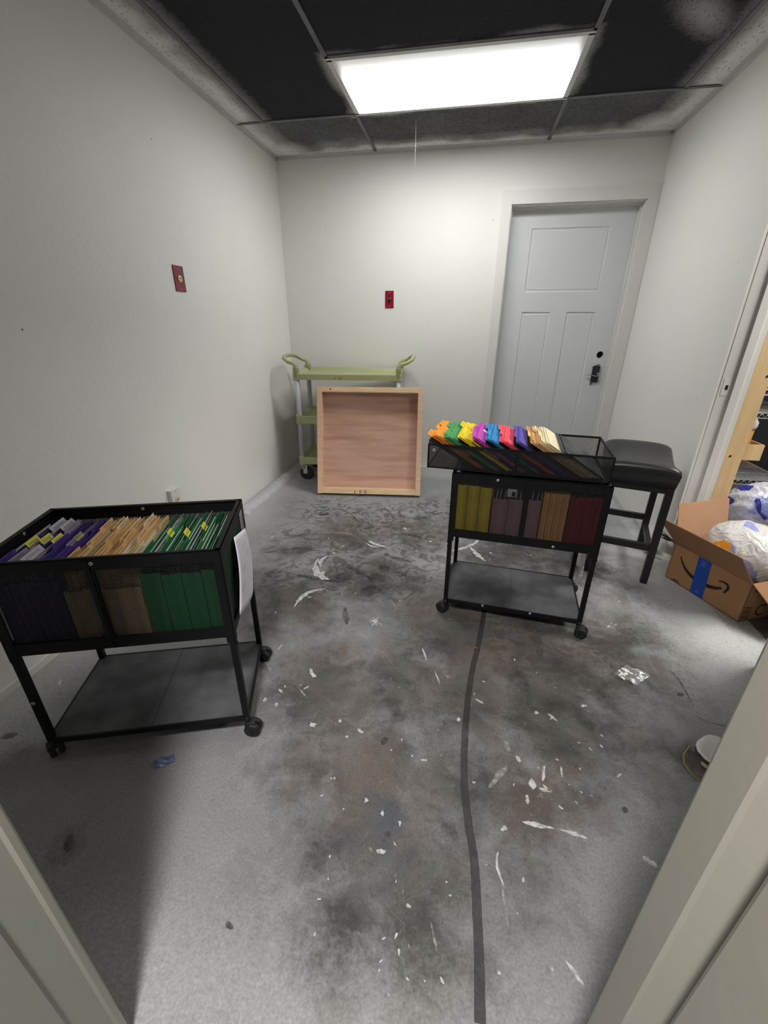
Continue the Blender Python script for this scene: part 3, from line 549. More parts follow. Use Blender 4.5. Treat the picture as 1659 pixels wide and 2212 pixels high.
def file_cart(label, x, y, rz, angs, mid):
    L, D, ZT, ZB, ZS = .596, .362, .696, .407, .083; hx_, hy_ = L / 2, D / 2
    t = thing('file_cart', label, 'file cart', (x, y, 0), rz)
    f = MB()
    for s in (-1, 1):
        f.bb((-hx_, s * hy_, ZT - (.044 if s > 0 else .036)), (hx_, s * (hy_ - .003), ZT)); f.bb((s * hx_, -hy_, ZT - .040), (s * (hx_ - .003), hy_, ZT))
        f.bb((-hx_, s * hy_, ZT - .003), (hx_, s * (hy_ - .012), ZT)); f.bb((s * hx_, -hy_, ZT - .003), (s * (hx_ - .014), hy_, ZT))
        f.bb((-hx_, s * hy_, ZB), (hx_, s * (hy_ - .003), ZB + .038)); f.bb((s * hx_, -hy_, ZB), (s * (hx_ - .003), hy_, ZB + .030))
    f.build('basket_frame', 'steel', t)
    for s in (-1, 1):
        p = MB()
        p.bb((mid - .010, s * (hy_ + .001), ZB + .003), (mid + .010, s * (hy_ - .006), ZT - .004)); p.bb((mid - .004, s * (hy_ + .004), ZB + .003), (mid + .004, s * hy_, ZT - .006)); p.build('center_bar', 'steel', t)
        p = MB(); lattice(p, (-hx_ + .012, s * (hy_ - .005), ZB + .03), (1, 0, 0), (0, 0, 1), L - .024, ZT - ZB - .055, .0058, .0016 if s < 0 else .0030); p.build('mesh_panel', 'meshm', t, fix=False)
        p = MB(); lattice(p, (s * (hx_ - .005), -hy_ + .012, ZB + .025), (0, 1, 0), (0, 0, 1), D - .024, ZT - ZB - .05, .0058, .0016); p.build('mesh_panel', 'meshm', t, fix=False)
    p = MB(); p.bb((-hx_ + .003, -hy_ + .003, ZB + .002), (hx_ - .003, hy_ - .003, ZB + .006)); p.build('basket_floor', 'steel', t)
    for sx in (-1, 1):
        for sy in (-1, 1):
            p = MB(); cx_, cy_ = sx * (hx_ - .009), sy * (hy_ - .009); p.bb((cx_ - .009, cy_ - .009, .072), (cx_ + .009, cy_ + .009, ZB + .012))
            p.bb((sx * (hx_ + .001), sy * (hy_ + .001), ZB - .02), (sx * (hx_ - .024), sy * (hy_ - .003), ZT - .003)); p.bb((sx * (hx_ + .001), sy * (hy_ + .001), ZB - .02), (sx * (hx_ - .003), sy * (hy_ - .024), ZT - .003))
            p.tube([(cx_ + sx * .006, cy_, ZB - .030), (cx_ + sx * .013, cy_, ZB - .030)], .005, 8); p.tube([(cx_ + sx * .006, cy_, ZB - .052), (cx_ + sx * .012, cy_, ZB - .052)], .004, 8)
            p.build('leg', 'steel', t); caster(t, cx_, cy_, angs[(sx + 1) // 2][(sy + 1) // 2])
    p = MB(); p.bb((-hx_ + .006, -hy_ + .006, ZS - .006), (-.0008, hy_ - .006, ZS)); p.bb((.0008, -hy_ + .006, ZS - .006), (hx_ - .006, hy_ - .006, ZS - .0003)); p.bb((-.01, -hy_ + .006, ZS - .009), (.01, hy_ - .006, ZS - .006)); p.build('bottom_shelf', 'shelf', t)
    p = MB()
    for s in (-1, 1): p.bb((-hx_ + .01, s * hy_, ZS - .018), (hx_ - .01, s * (hy_ - .006), ZS + .001)); p.bb((s * hx_, -hy_ + .01, ZS - .018), (s * (hx_ - .006), hy_ - .01, ZS + .001))
    p.build('shelf_rail', 'steel', t)
    return t
def button(parent, p, d):
    p = Vector(p); d = Vector(d); g = MB(); g.tube([p, p + d * .002, p + d * .003], [.0058, .0055, .004], 16); s = g.build('screw', 'screw', parent)
    g = MB(); g.tube([p + d * .0028, p + d * .0034], .0018, 8); g.build('screw_socket', 'gunmetal', s)
LC = (.619, -2.891, .329); RC = (1.858, -2.049, -.098)
lc = file_cart('black mesh rolling file cart on the left, packed with purple, manila and green folders', *LC, [[2.3, 2.0], [-.2, -.3]], -.030)
rc_ = file_cart('black mesh rolling file cart on the right with a tray of bright folders on top', *RC, [[2.6, 2.0], [-.3, .4]], -.002)
for s in ((-.245, .38),): button(lc, (-.289, -.1815, .235), (0, -1, 0))
button(lc, (-.02, .163 + .014, .680), (0, -1, 0)); button(lc, (-.02, -.1815, .681), (0, -1, 0)); button(lc, (-.2955 + .0, .03, .680), (1, 0, 0))
button(rc_, (-.118, -.1815, .681), (0, -1, 0)); button(rc_, (.128, -.1815, .420), (0, -1, 0)); button(rc_, (-.12, -.1815, .079), (0, -1, 0)); button(rc_, (.085, -.1815, .079), (0, -1, 0))

# ------------------------------------------------------------ folders
COL = dict(purple=(74, 48, 132), violet=(96, 78, 170), manila=(226, 186, 128), cream=(232, 218, 182), green=(16, 108, 58), dgreen=(46, 96, 62), lgreen=(74, 158, 88), yellow=(236, 214, 34), mustard=(196, 176, 30), orange=(240, 158, 46), magenta=(196, 68, 178), blue=(40, 140, 200), coral=(246, 84, 104), mauve=(150, 116, 122), plum=(84, 40, 66), maroonf=(120, 14, 34), tan=(206, 156, 92), wpaper=(160, 162, 160), dpurple=(48, 36, 92), greyp=(150, 142, 156), gusset=(178, 158, 118))
FM = {k: mat('card_' + k, rgb(*v), .75, var=.07, scale=14) for k, v in COL.items()}
def sheet(mb, w_, h_, x0, slope, t, tab=None, tw=.085, th_=.012, wob=0):
    pts = [(-w_ / 2, 0), (w_ / 2, 0), (w_ / 2, h_ - .004), (w_ / 2 - .004, h_)]
    if tab is not None:
        c = tab; pts += [(c + tw / 2 + .004, h_), (c + tw / 2, h_ + th_), (c - tw / 2, h_ + th_), (c - tw / 2 - .004, h_)]
    pts += [(-w_ / 2 + .004, h_), (-w_ / 2, h_ - .004)]
    A = [mb.bm.verts.new((x0 + slope * z, y, z)) for y, z in pts]; B = [mb.bm.verts.new((x0 + slope * z + t, y, z)) for y, z in pts]
    mb._f(A); mb._f(B[::-1]); n = len(pts)
    for i in range(n): mb._f((A[i], B[i], B[(i + 1) % n], A[(i + 1) % n]))
def squiggle(mb, o, ex, ey, nrm, L, hgt, wd=.0012):
    n = max(4, int(L / hgt * 2.6)); pts = []; o, ex, ey = Vector(o), Vector(ex), Vector(ey)
    for i in range(n): pts.append(o + ex * (L * i / (n - 1) - L / 2) + ey * (hgt * .5 * (1 if i % 2 else -1) * random.uniform(.5, 1)))
    mb.ribbon(pts, wd, nrm)
def folder(label, group, mw, w_, h_, col, tab=None, gap=.004, papers=1, lab=None, name='file_folder', tw=.085, hook=False, th_=.012, writing=True):
    t = thing(name, label, 'folder', group=group, mw=mw)
    b = MB(); sheet(b, w_, h_, -.0006, -gap / 2 / h_, .0006, tab, tw, th_); sheet(b, w_, h_ - .006, 0, gap / 2 / h_, .0006)
    b.build('folder_cover', FM[col], t)
    if papers and gap > .003:
        b = MB(); g = random.uniform(.004, .014); sheet(b, w_ - .012, h_ - g, -gap * .18, 0, gap * .36); b.build('papers', FM['wpaper'], t)
    if tab is not None and writing:
        b = MB(); squiggle(b, (.0006 - gap / 2, tab, h_ + th_ * .45), (0, 1, 0), (0, 0, 1), (1, 0, 0), tw * .55, .006); b.build('tab_writing', 'ink', t)
    if hook:
        b = MB(); b.bar((0, -w_ / 2 - .006, h_ + .001), (0, w_ / 2 + .006, h_ + .001), .0016, .004); b.build('hanger_rod', 'chrome', t)
    if lab:
        cy, lw, m_ = lab; b = MB(); R = Matrix.Rotation(-.55, 3, 'Y'); b.box((.006, cy, h_ + .007), (.001, lw, .020), R, bev=0); lo_ = b.build('label_tab', m_, t)
        b = MB(); nrm = R @ Vector((1, 0, 0)); squiggle(b, Vector((.006, cy, h_ + .007)) + nrm * .0009, (0, 1, 0), R @ Vector((0, 0, 1)), nrm, lw * .7, .009, .0016); b.build('label_writing', 'ink', lo_)
    return t
def pocket(label, group, base, x0, x1, z0, z1, yF, col, inner=None):
    t = thing('expanding_pocket', label, 'file pocket', group=group, mw=base @ T((x0 + x1) / 2, 0, z0)); w_ = x1 - x0; h_ = z1 - z0
    b = MB(); b.box((-w_ / 2 + .0008, 0, h_ / 2), (.0012, 2 * yF, h_)); b.box((w_ / 2 - .0008, 0, h_ / 2), (.0012, 2 * yF, h_)); b.box((0, 0, .0008), (w_ - .002, 2 * yF, .0014)); b.build('pocket_cover', FM[col], t)
    for s in (-1, 1):                       # pleated ends
        b = MB(); n = 5; pr = None
        for i in range(n):
            x = -w_ / 2 + .0015 + (w_ - .003) * i / (n - 1); y = s * (yF - (.0045 if i == 2 else .001 * (i % 2))); q = (b.bm.verts.new((x, y, .0015)), b.bm.verts.new((x, y, h_ - (.004 if i == 2 else 0))))
            if pr: b._f((pr[0], q[0], q[1], pr[1]))
            pr = q
        b.build('gusset', FM[inner or col], t)
    return t
ORD = ['first', 'second', 'third', 'fourth', 'fifth', 'sixth', 'seventh', 'eighth', 'ninth', 'tenth', 'eleventh', 'twelfth', 'thirteenth', 'fourteenth', 'fifteenth', 'sixteenth', 'seventeenth', 'eighteenth', 'nineteenth', 'twentieth']
LM = T(LC[0], LC[1], 0) @ RZ(LC[2]); RM = T(RC[0], RC[1], 0) @ RZ(RC[2])
random.seed(21)
ZF = .418
def fill(base, where, groups, ztab=True):
    for key, cname, n_p, x0, x1, pcol, gcol, pz, n_f, fcols, hh in groups:
        pw = (x1 - x0) / n_p
        if pcol:
            for i in range(n_p): pocket(f'{cname} accordion pocket, {ORD[i]} {cname} one from the left {where}', f'{cname} file pockets {where}', base, x0 + pw * i + .0008, x0 + pw * (i + 1) - .0008, ZF, pz + random.uniform(-.006, .006), .158, pcol, gcol)
        pit = (x1 - x0) / n_f
        for i in range(n_f):
            xc = x0 + pit * (i + .5); col = fcols[i % len(fcols)]; tab = (-.095, .0, .095)[(i * 2 + (i // 3)) % 3]
            lab = key.get(i) if isinstance(key, dict) else None
            if lab: tab = None
            desc = {'m': 'with yellow label', 'w': 'with white label'}[lab[3]] if lab else 'with ' + ('a front' if tab == -.095 else 'a middle' if tab == 0 else 'a rear') + ' tab'
            folder(f'{cname} folder {desc}, {ORD[i]} from the left {where}', f'{cname} folders {where}', base @ T(xc, random.uniform(-.004, .004), ZF + .002) @ Matrix.Rotation(.035 + random.uniform(-.012, .012), 4, 'Y'), .292, hh + random.uniform(-.006, .005), col, tab, pit * .62, 1, lab[:3] if lab else None, hook=bool(lab) and lab[3] == 'm')
M['lab_w'] = mat('grey_white_label', rgb(176, 172, 184), .6, var=.04)
Y_, W_ = 'yellowlab', 'lab_w'
fill(LM, 'in the left cart', [
    ({1: (.002, .055, Y_, 'm'), 5: (.012, .050, Y_, 'm'), 9: (.007, .052, Y_, 'm'), 15: (.022, .040, Y_, 'm'), 7: (-.085, .085, W_, 'w'), 3: (.105, .08, W_, 'w'), 6: (.11, .07, W_, 'w')}, 'purple', 4, -.285, -.128, 'dpurple', 'dpurple', .622, 20, ['purple', 'purple', 'dpurple', 'purple', 'greyp', 'violet'], .240),
    ({}, 'manila', 4, -.124, .070, 'manila', 'gusset', .590, 20, ['manila', 'manila', 'cream', 'manila'], .242),
    ({2: (.0, .034, Y_, 'm'), 7: (.0, .034, Y_, 'm'), 11: (.02, .034, Y_, 'm')}, 'green', 4, .074, .285, 'green', 'green', .620, 20, ['green', 'dgreen', 'green', 'lgreen', 'green'], .242)])
fill(RM, 'in the right cart', [
    ({}, 'yellow', 3, -.283, -.134, 'mustard', 'mustard', .640, 8, ['mustard', 'yellow'], .232),
    ({}, 'plum', 3, -.130, .060, 'mauve', 'mauve', .600, 12, ['plum'], .236),
    ({}, 'tan', 4, .064, .160, 'tan', 'tan', .652, 4, ['tan', 'manila'], .240),
    ({}, 'dark red', 3, .164, .283, 'maroonf', 'maroonf', .640, 8, ['maroonf'], .236)])
b = MB(); b.box((0, 0, 0), (.036, .001, .034)); o = b.build('note_card', 'paper'); o.matrix_world = RM @ T(-.058, -.162, .626); tag(o, 'small white card tucked before the plum folders in the right cart', 'card')
b = MB(); b.box((.007, -.0008, -.004), (.014, .0006, .020)); b.build('dark_print', 'ink', o)

# ------------------------------------------------------------ tray with leaning folders on the right cart
TZ0, TZ1 = .708, .798
TM = T(1.800, -2.034, 0) @ RZ(-.105)
t = thing('file_tray', 'black wire mesh tray resting across the top of the right file cart', 'file tray', mw=TM @ T(0, 0, TZ0 - .0095))
TL, TD = .345, .163; zz = TZ1 - TZ0 + .0095
f = MB(); r_ = .0055
for z in (r_ / 2 + .001, zz):
    for s in (-1, 1): f.box((0, s * TD, z), (2 * TL + r_, r_, r_ if z < .02 else .008)); f.box((s * TL, 0, z), (r_, 2 * TD, r_ if z < .02 else .008))
for sx in (-1, 1):
    for sy in (-1, 1): f.box((sx * TL, sy * TD, zz / 2), (.007, .007, zz))
for sy in (-1, 1): f.box((0.005, sy * TD, zz / 2), (.012, .006, zz))
f.build('tray_frame', 'steel', t)
for s in (-1, 1):
    p = MB(); lattice(p, (-TL, s * TD, .004), (1, 0, 0), (0, 0, 1), 2 * TL, zz - .006, .0045, .0014 if s < 0 else .0008); p.build('mesh_side', 'meshm', t, fix=False)
    p = MB(); lattice(p, (s * TL, -TD, .004), (0, 1, 0), (0, 0, 1), 2 * TD, zz - .006, .0045, .0012); p.build('mesh_side', 'meshm', t, fix=False)
p = MB(); lattice(p, (-TL, -TD, .003), (1, 0, 0), (0, 1, 0), 2 * TL, 2 * TD, .0045, .0020); p.build('mesh_floor', 'meshm', t, fix=False)
button(t, (-TL + .022, -TD - .003, zz - .022), (0, -1, 0)); button(t, (TL - .04, TD - .01, .05), (0, -1, 0))
lean = 1.03
def leanm(u, dy=0, l=lean): return TM @ T(u, dy, TZ0 + .001) @ Matrix.Rotation(-l, 4, 'Y')
random.seed(5)
for i, u in enumerate([-.150, -.098, -.045, .010, .062, .115, .170, .222]):
    dm_ = MB(); sheet(dm_, .30, .205 if i else .215, 0, 0, .0015); o = dm_.build('file_divider', 'vinyl'); o.matrix_world = leanm(u - .010, 0, lean + (.06 if i == 0 else 0)); tag(o, f'black divider sheet leaning in the tray, {ORD[i]} from the left', 'divider', 'black dividers in the tray')
for i, u in enumerate([.322, .330]):
    dm_ = MB(); sheet(dm_, .30, .190 - .012 * i, 0, 0, .0018); o = dm_.build('file_divider', 'shelf'); o.matrix_world = leanm(u, 0, lean - .01); tag(o, f'dark grey divider sheet leaning behind the cream folders, {"upper" if i else "lower"} of two', 'divider', 'grey dividers in the tray')
for g, (cname, col, u, n, tabs) in enumerate([('orange', 'orange', -.135, 4, (-.10, .02, .09)), ('bright green', 'lgreen', -.078, 3, (.08, -.07, .0)), ('bright yellow', 'yellow', -.025, 4, (.09, -.02, -.10)), ('magenta', 'magenta', .032, 3, (.03, -.09, .09)), ('blue', 'blue', .085, 3, (.085, -.03, .02)), ('coral pink', 'coral', .138, 3, (.09, .0, -.08)), ('violet', 'violet', .193, 3, (.09, -.04, .03)), ('manila', 'tan', .250, 4, (.09, .0, -.08)), ('cream', 'cream', .287, 4, (.10, .01, -.09))]):
    for i in range(n):
        c2 = col if not (cname == 'manila' and i % 2) else 'manila'
        folder(f'{cname} folder leaning in the wire tray, {ORD[i]} {cname} one from the left', f'{cname} folders in the wire tray', leanm(u + i * .0085, random.uniform(-.006, .006), lean + random.uniform(-.015, .015)), .292, .236 + random.uniform(-.003, .008), c2, tabs[i % 3], .006, 1 if i % 2 else 0, th_=.014, writing=(i % 2 == 0))
    if cname == 'magenta':
        b = MB(); b.prism([(-.014, -.009), (-.006, -.013), (.008, -.011), (.015, -.002), (.010, .010), (-.004, .012), (-.015, .006)], (0, 1, 0), (0, 0, 1), (1, 0, 0), (0, 0, 0), .0006)
        o = b.build('sticker', 'paper'); o.matrix_world = leanm(u + .0085 * 2 + .0075, 0) @ T(0, .02, .225); tag(o, 'torn white sticker on the magenta folder in the wire tray', 'sticker')

# papers taped to the carts
def curved_sheet(name, label, cat, base, pts, bulge, mats, nu=10, nv=14, seed=1):
    # pts: four corners TL TR BR BL; bulge(u,v)->offset vector
    TLc, TRc, BRc, BLc = map(Vector, pts); mb = MB(); G = []
    for j in range(nv + 1):
        v = j / nv; row = []
        for i in range(nu + 1):
            u = i / nu; p = (TLc * (1 - u) + TRc * u) * (1 - v) + (BLc * (1 - u) + BRc * u) * v; row.append(mb.bm.verts.new(p + Vector(bulge(u, v))))
        G.append(row)
    for j in range(nv):
        for i in range(nu):
            f = mb._f((G[j][i], G[j][i + 1], G[j + 1][i + 1], G[j + 1][i])); f.smooth = True
    o = mb.build(name, mats, None, fix=False); sm = o.modifiers.new('s', 'SOLIDIFY'); sm.thickness = .0006; o.matrix_world = base; return tag(o, label, cat)
def mark(parent, o, ex, ey, nrm, L, h, seed, wd=.0018):
    b = MB(); squiggle(b, o, ex, ey, nrm, L, h, wd); return b.build('handwriting', 'ink', parent)
o = curved_sheet('paper_sheet', 'white handwritten paper hanging on the right end of the left cart', 'paper', LM, [(.303, -.03, .655), (.303, .150, .600), (.306, .150, .360), (.312, -.125, .440)], lambda u, v: (.012 * math.sin(PI * u) * v + .006 * math.sin(4 * v), 0, 0), 'paper')
for a in ((.318, .02, .60), (.318, .06, .56), (.318, -.02, .54), (.318, -.06, .50)): mark(o, a, (0, 1, 0), (0, 0, 1), (1, 0, 0), .05, .012, 0)
tp = MB(); tp.box((.302, .115, .640), (.0012, .035, .075)); o = tp.build('tape_strip', 'clear2'); o.matrix_world = LM; tag(o, 'strip of clear tape holding the paper to the left cart', 'tape')
o = curved_sheet('paper_sheet', 'crumpled handwritten paper hanging under the rear right corner of the right cart', 'paper', RM, [(.150, .190, .400), (.322, .188, .400), (.345, .176, .085), (.205, .186, .160)], lambda u, v: (.0, .010 * math.sin(6 * u + 3 * v), (.05 * math.sin(PI * u)) * v), 'paper')
for a, L_ in (((.262, .178, .215), .025), ((.300, .178, .205), .02), ((.245, .178, .180), .025), ((.285, .178, .165), .02), ((.31, .172, .150), .02)): mark(o, a, (1, 0, 0), (0, 0, 1), (0, -1, 0), L_, .008, 0, .0022)
o = curved_sheet('plastic_sleeve', 'wrinkled translucent plastic sheet hanging from the right end of the right cart', 'plastic sheet', RM, [(.303, .03, .42), (.303, .170, .42), (.335, .165, .085), (.312, .100, .120)], lambda u, v: (.010 * math.sin(9 * u + 4 * v), 0, 0), 'clear2')

# ------------------------------------------------------------ stool
ST = T(2.497, -1.497, 0) @ RZ(-.275)
t = thing('saddle_stool', 'black saddle stool with vinyl seat behind the right file cart', 'stool', mw=ST)
SW, SD = .165, .235
s = MB(); nu, nv = 18, 24; rows = []
def seat_z(x, y): return .612 + .045 * (y / SD) ** 2 + .010 * max(0, y / SD) - .014 * (abs(x) / SW) ** 3 - .020 * (abs(y) / SD) ** 8
top = []
for j in range(nv + 1):
    y = -SD + 2 * SD * j / nv; top.append([s.bm.verts.new((x * (1 - .02 * abs(y / SD) ** 6), y, seat_z(x, y) - .010 * (abs(x) / SW) ** 10)) for x in [-SW + 2 * SW * i / nu for i in range(nu + 1)]])
bot = [[s.bm.verts.new((v.co.x * .965, v.co.y * .975, .528)) for v in r] for r in top]
mid = {}
for G, fl_ in ((top, 0), (bot, 1)):
    for j in range(nv):
        for i in range(nu): s._f((G[j][i], G[j][i + 1], G[j + 1][i + 1], G[j + 1][i]))
def edge(G): return [G[0][i] for i in range(nu + 1)] + [G[j][nu] for j in range(1, nv + 1)] + [G[nv][i] for i in range(nu - 1, -1, -1)] + [G[j][0] for j in range(nv - 1, 0, -1)]
A, B = edge(top), edge(bot); Mid = [s.bm.verts.new(((a.co.x * 1.025 + b_.co.x * 0), a.co.y * 1.015, a.co.z * .80 + b_.co.z * .20)) for a, b_ in zip(A, B)]
for P_, Q_ in ((A, Mid), (Mid, B)):
    for i in range(len(P_)): j = (i + 1) % len(P_); s._f((P_[i], P_[j], Q_[j], Q_[i]))
s.build('seat', 'vinyl', t, smooth=True)
b = MB(); b.bb((-SW + .015, -SD + .012, .500), (SW - .008, SD - .012, .532), bev=.004); b.build('seat_apron', 'blackwood', t)
for sx in (-1, 1):
    for sy in (-1, 1):
        b = MB(); x_, y_ = sx * .140, sy * .212; b.bb((x_ - .0165, y_ - .0165, 0), (x_ + .0165, y_ + .0165, .56), bev=.002); b.build('leg', 'blackwood', t)
for sy in (-1, 1): b = MB(); z = .205; b.bb((-.14, sy * .212 - .011, z - .017), (.14, sy * .212 + .011, z + .017)); b.build('stretcher', 'blackwood', t)
for sx in (-1, 1): b = MB(); z = .155 ; b.bb((sx * .14 - .011, -.212, z - .017), (sx * .14 + .011, .212, z + .017)); b.build('stretcher', 'blackwood', t)

# ------------------------------------------------------------ leaning wood frame
a_ = .24; th0 = .1174; n3 = Vector((-math.sin(th0), math.cos(th0), 0)); exw = Vector((math.cos(th0), math.sin(th0), 0)); upw = Vector((0, 0, 1)) * math.cos(a_) + n3 * math.sin(a_); nb_ = n3 * math.cos(a_) - Vector((0, 0, 1)) * math.sin(a_)
base = Vector((.482, -.872, .0185)); fw_, fh_, fd_ = .811, .820, .074
FMx = Matrix(((exw.x, nb_.x, upw.x, base.x), (exw.y, nb_.y, upw.y, base.y), (exw.z, nb_.z, upw.z, base.z), (0, 0, 0, 1)))
t = thing('wood_frame', 'square pine frame with pink plywood back, leaning against the green cart', 'wooden frame', mw=FMx)
sw_ = .038
for x0 in (0, fw_ - sw_): b = MB(); b.bb((x0, 0, 0), (x0 + sw_, fd_, fh_), bev=.0015); b.build('stile', 'pine', t)
rails = []
for z0, hh in ((0, .034), (fh_ - sw_ - .004, sw_)): b = MB(); b.bb((sw_, .001, z0 + .002), (fw_ - sw_, fd_, z0 + .002 + hh), bev=.0015); rails.append(b.build('rail', 'pine_h', t))
b = MB(); b.bb((sw_ + .001, fd_ - .012, .04), (fw_ - sw_ - .001, fd_ - .006, fh_ - sw_ - .004)); b.build('plywood_panel', 'ply', t)
b = MB(); b.bb((sw_ + .002, .006, .037), (fw_ - sw_ - .002, .058, .045)); b.build('ledger_strip', 'pine_h', t)
b = MB()
def glyph(b, ch, x, z, h, wd, y=-.0006):
    S = {'1': [[(0, .75), (.25, 1), (.25, 0)], [(0, 0), (.5, 0)]], '0': [[(.25 + .27 * math.cos(a), .5 + .5 * math.sin(a)) for a in [2 * PI * k / 14 for k in range(15)]]], '4': [[(.4, 0), (.4, 1), (0, .35), (.6, .35)]], '-': [[(0, .5), (.4, .5)]], '2': [[(0, .8), (.2, 1), (.45, .85), (.4, .6), (0, 0), (.5, 0)]], 'S': [[(.5, .9), (.2, 1), (0, .75), (.45, .35), (.3, 0), (0, .1)]]}
    for st_ in S[ch]: b.ribbon([(x + p[0] * h, y, z + p[1] * h) for p in st_], wd, (0, 1, 0))
for ch, x in (('1', .292), ('0', .335), ('0', .375)): glyph(b, ch, x, .009, .022, .0035)
b.build('stamped_number', 'ink_brown', rails[0], fix=False)
kn = MB(); kn.tube([(.105, -.0004, fh_ - .02), (.105, .0006, fh_ - .02)], .006, 8); kn.build('knot', 'ink_brown', rails[1])

# ------------------------------------------------------------ green utility cart
gth = .10; GM = T(.225, -.545, 0) @ RZ(gth); GL, GD = .855, .415
t = thing('utility_cart', 'olive green three-shelf utility cart in the back left corner', 'utility cart', mw=GM)
def tray(z_rim_f, z_rim_b, band, name, depth=.035):
    b = MB()
    zr = lambda y: z_rim_f + (z_rim_b - z_rim_f) * y / GD
    def lip(a, c):           # sloped rectangular rim pieces
        pass
    wl = .012
    o_ = [(0, 0), (GL, 0), (GL, GD), (0, GD)]; i_ = [(wl, wl), (GL - wl, wl), (GL - wl, GD - wl), (wl, GD - wl)]; f_ = [(wl + .03, wl + .02), (GL - wl - .03, wl + .02), (GL - wl - .03, GD - wl - .02), (wl + .03, GD - wl - .02)]
    V = lambda pts, dz_: [b.bm.verts.new((x, y, zr(y) + dz_)) for x, y in pts]
    Ob, Ot, It, Ib = V(o_, -band), V(o_, 0), V(i_, 0), V(f_, -depth * .75); Bb = V(i_, -band)
    for P_, Q_ in ((Ob, Ot), (Ot, It), (It, Ib), (Ob, Bb)):
        for i in range(4): j = (i + 1) % 4; b._f((P_[i], P_[j], Q_[j], Q_[i]))
    b._f(Ib); b._f(Bb)
    for x, y in ((0, 0), (GL, 0), (GL, GD), (0, GD)):
        sx = 1 if x == 0 else -1; sy = 1 if y == 0 else -1; zc = zr(y); b.bb((x - sx * .006, y - sy * .004, zc - band - .006), (x + sx * .038, y + sy * .036, zc + .012), bev=.005)
    return b.build(name, 'green_pl', t)
tt = tray(.885, .905, .042, 'top_shelf'); tray(.553, .565, .060, 'middle_shelf'); tray(.205, .212, .062, 'bottom_shelf')
b = MB()
for ch, x in (('4', .33), ('-', .352), ('1', .366), ('2', .376)): glyph(b, ch, x, .850, .016, .0028, -.0008)
b.build('scribbled_number', 'ink', tt, fix=False)
for x in (.020, GL - .020):
    for y in (.018, GD - .018):
        b = MB(); b.cyl((x, y, .10), (x, y, .90), .0195, 18); b.build('post', 'greypole', t)
for sx in (0, 1):
    X_ = (lambda x: x) if sx == 0 else (lambda x: GL - x)
    b = MB(); b.tube([(X_(.020), .018, .86), (X_(.020), .018, .925), (X_(.018), .018, .950), (X_(.0), .016, .962), (X_(-.045), .022, .975), (X_(-.080), .045, .998), (X_(-.088), .10, 1.010), (X_(-.090), .21, 1.014), (X_(-.086), GD - .11, 1.010), (X_(-.065), GD - .050, .996), (X_(-.032), GD - .022, .972), (X_(.005), GD - .018, .960), (X_(.020), GD - .018, .945), (X_(.020), GD - .018, .88)],
                     [.024, .023, .019, .015, .0135, .0145, .015, .015, .015, .0145, .0135, .015, .022, .024], 14); h = b.build('handle', 'green_pl', t)
    for y in (.018, GD - .018):
        b = MB()
        for z in (.915, .927): b.tube([(X_(.020), y, z - .003), (X_(.020), y, z + .003)], .0255, 16)
        b.build('collar', 'green_pl', h)
for x in (.03, GL - .03):
    for y in (.03, GD - .03):
        b = MB(); b.bb((x - .022, y - .018, .125), (x + .022, y + .018, .132)); b.bb((x - .012, y - .020, .055), (x + .022, y - .017, .128)); b.bb((x - .012, y + .017, .055), (x + .022, y + .020, .128)); c = b.build('caster', 'screw', t)
        b = MB(); b.tube([(x + .014, y - .014, .056), (x + .014, y - .010, .056), (x + .014, y + .010, .056), (x + .014, y + .014, .056)], [.050, .056, .056, .050], 24); b.build('wheel', 'rubber', c)

# ------------------------------------------------------------ cardboard box with shopping bags in the right opening
bxd = Vector((.412, -.911, 0)); bxp = Vector((.911, .412, 0)); bo = Vector((2.714, -1.655, .001)); BL, BD, BH = .400, .33, .205
BM = Matrix(((bxd.x, bxp.x, 0, bo.x), (bxd.y, bxp.y, 0, bo.y), (0, 0, 1, bo.z), (0, 0, 0, 1)))
t = thing('cardboard_box', 'open brown cardboard box with a black curved arrow, in the right opening', 'cardboard box', mw=BM)
ct = .005; b = MB(); b.bb((0, 0, 0), (BL, BD, ct)); b.bb((0, 0, 0), (BL, ct, BH)); b.bb((0, BD - ct, 0), (BL, BD, BH)); b.bb((0, 0, 0), (ct, BD, BH)); b.bb((BL - ct, 0, 0), (BL, BD, BH)); b.build('carton', 'card', t)
def flap(pts, m, name='flap'):
    b = MB(); P = [Vector(p) for p in pts]; nrm = (P[1] - P[0]).cross(P[2] - P[0]).normalized() * .004; A = [b.bm.verts.new(p) for p in P]; B = [b.bm.verts.new(p + nrm) for p in P]; b._f(A); b._f(B[::-1])
    for i in range(len(P)): j = (i + 1) % len(P); b._f((A[i], B[i], B[j], A[j]))
    return b.build(name, m, t)
flap([(0, 0, BH), (BL, 0, BH), (BL - .01, -.115, BH + .145), (-.035, -.120, BH + .150)], 'card')
flap([(0, 0, BH), (0, BD, BH), (-.052, BD, BH + .200), (-.050, .0, BH + .200)], 'cardin')
flap([(BL, 0, BH), (BL, BD, BH), (BL + .15, BD - .01, BH - .10), (BL + .15, .01, BH - .10)], 'card')
flap([(0, BD, BH), (BL, BD, BH), (BL, BD + .13, BH - .12), (0, BD + .13, BH - .12)], 'cardin')
b = MB(); sm_ = [(.050, .150), (.066, .126), (.088, .104), (.117, .088), (.148, .079), (.185, .076), (.224, .082), (.256, .092), (.286, .110)]; wds = [.006, .010, .014, .017, .019, .020, .019, .017, .010]
b.ribbon([(x, -.0008, z) for x, z in sm_], wds, (0, 1, 0)); b.ribbon([(x, -.0009, z) for x, z in [(.262, .136), (.282, .143), (.302, .142), (.311, .132), (.310, .116), (.300, .094)]], [.006, .009, .012, .014, .013, .008], (0, 1, 0))
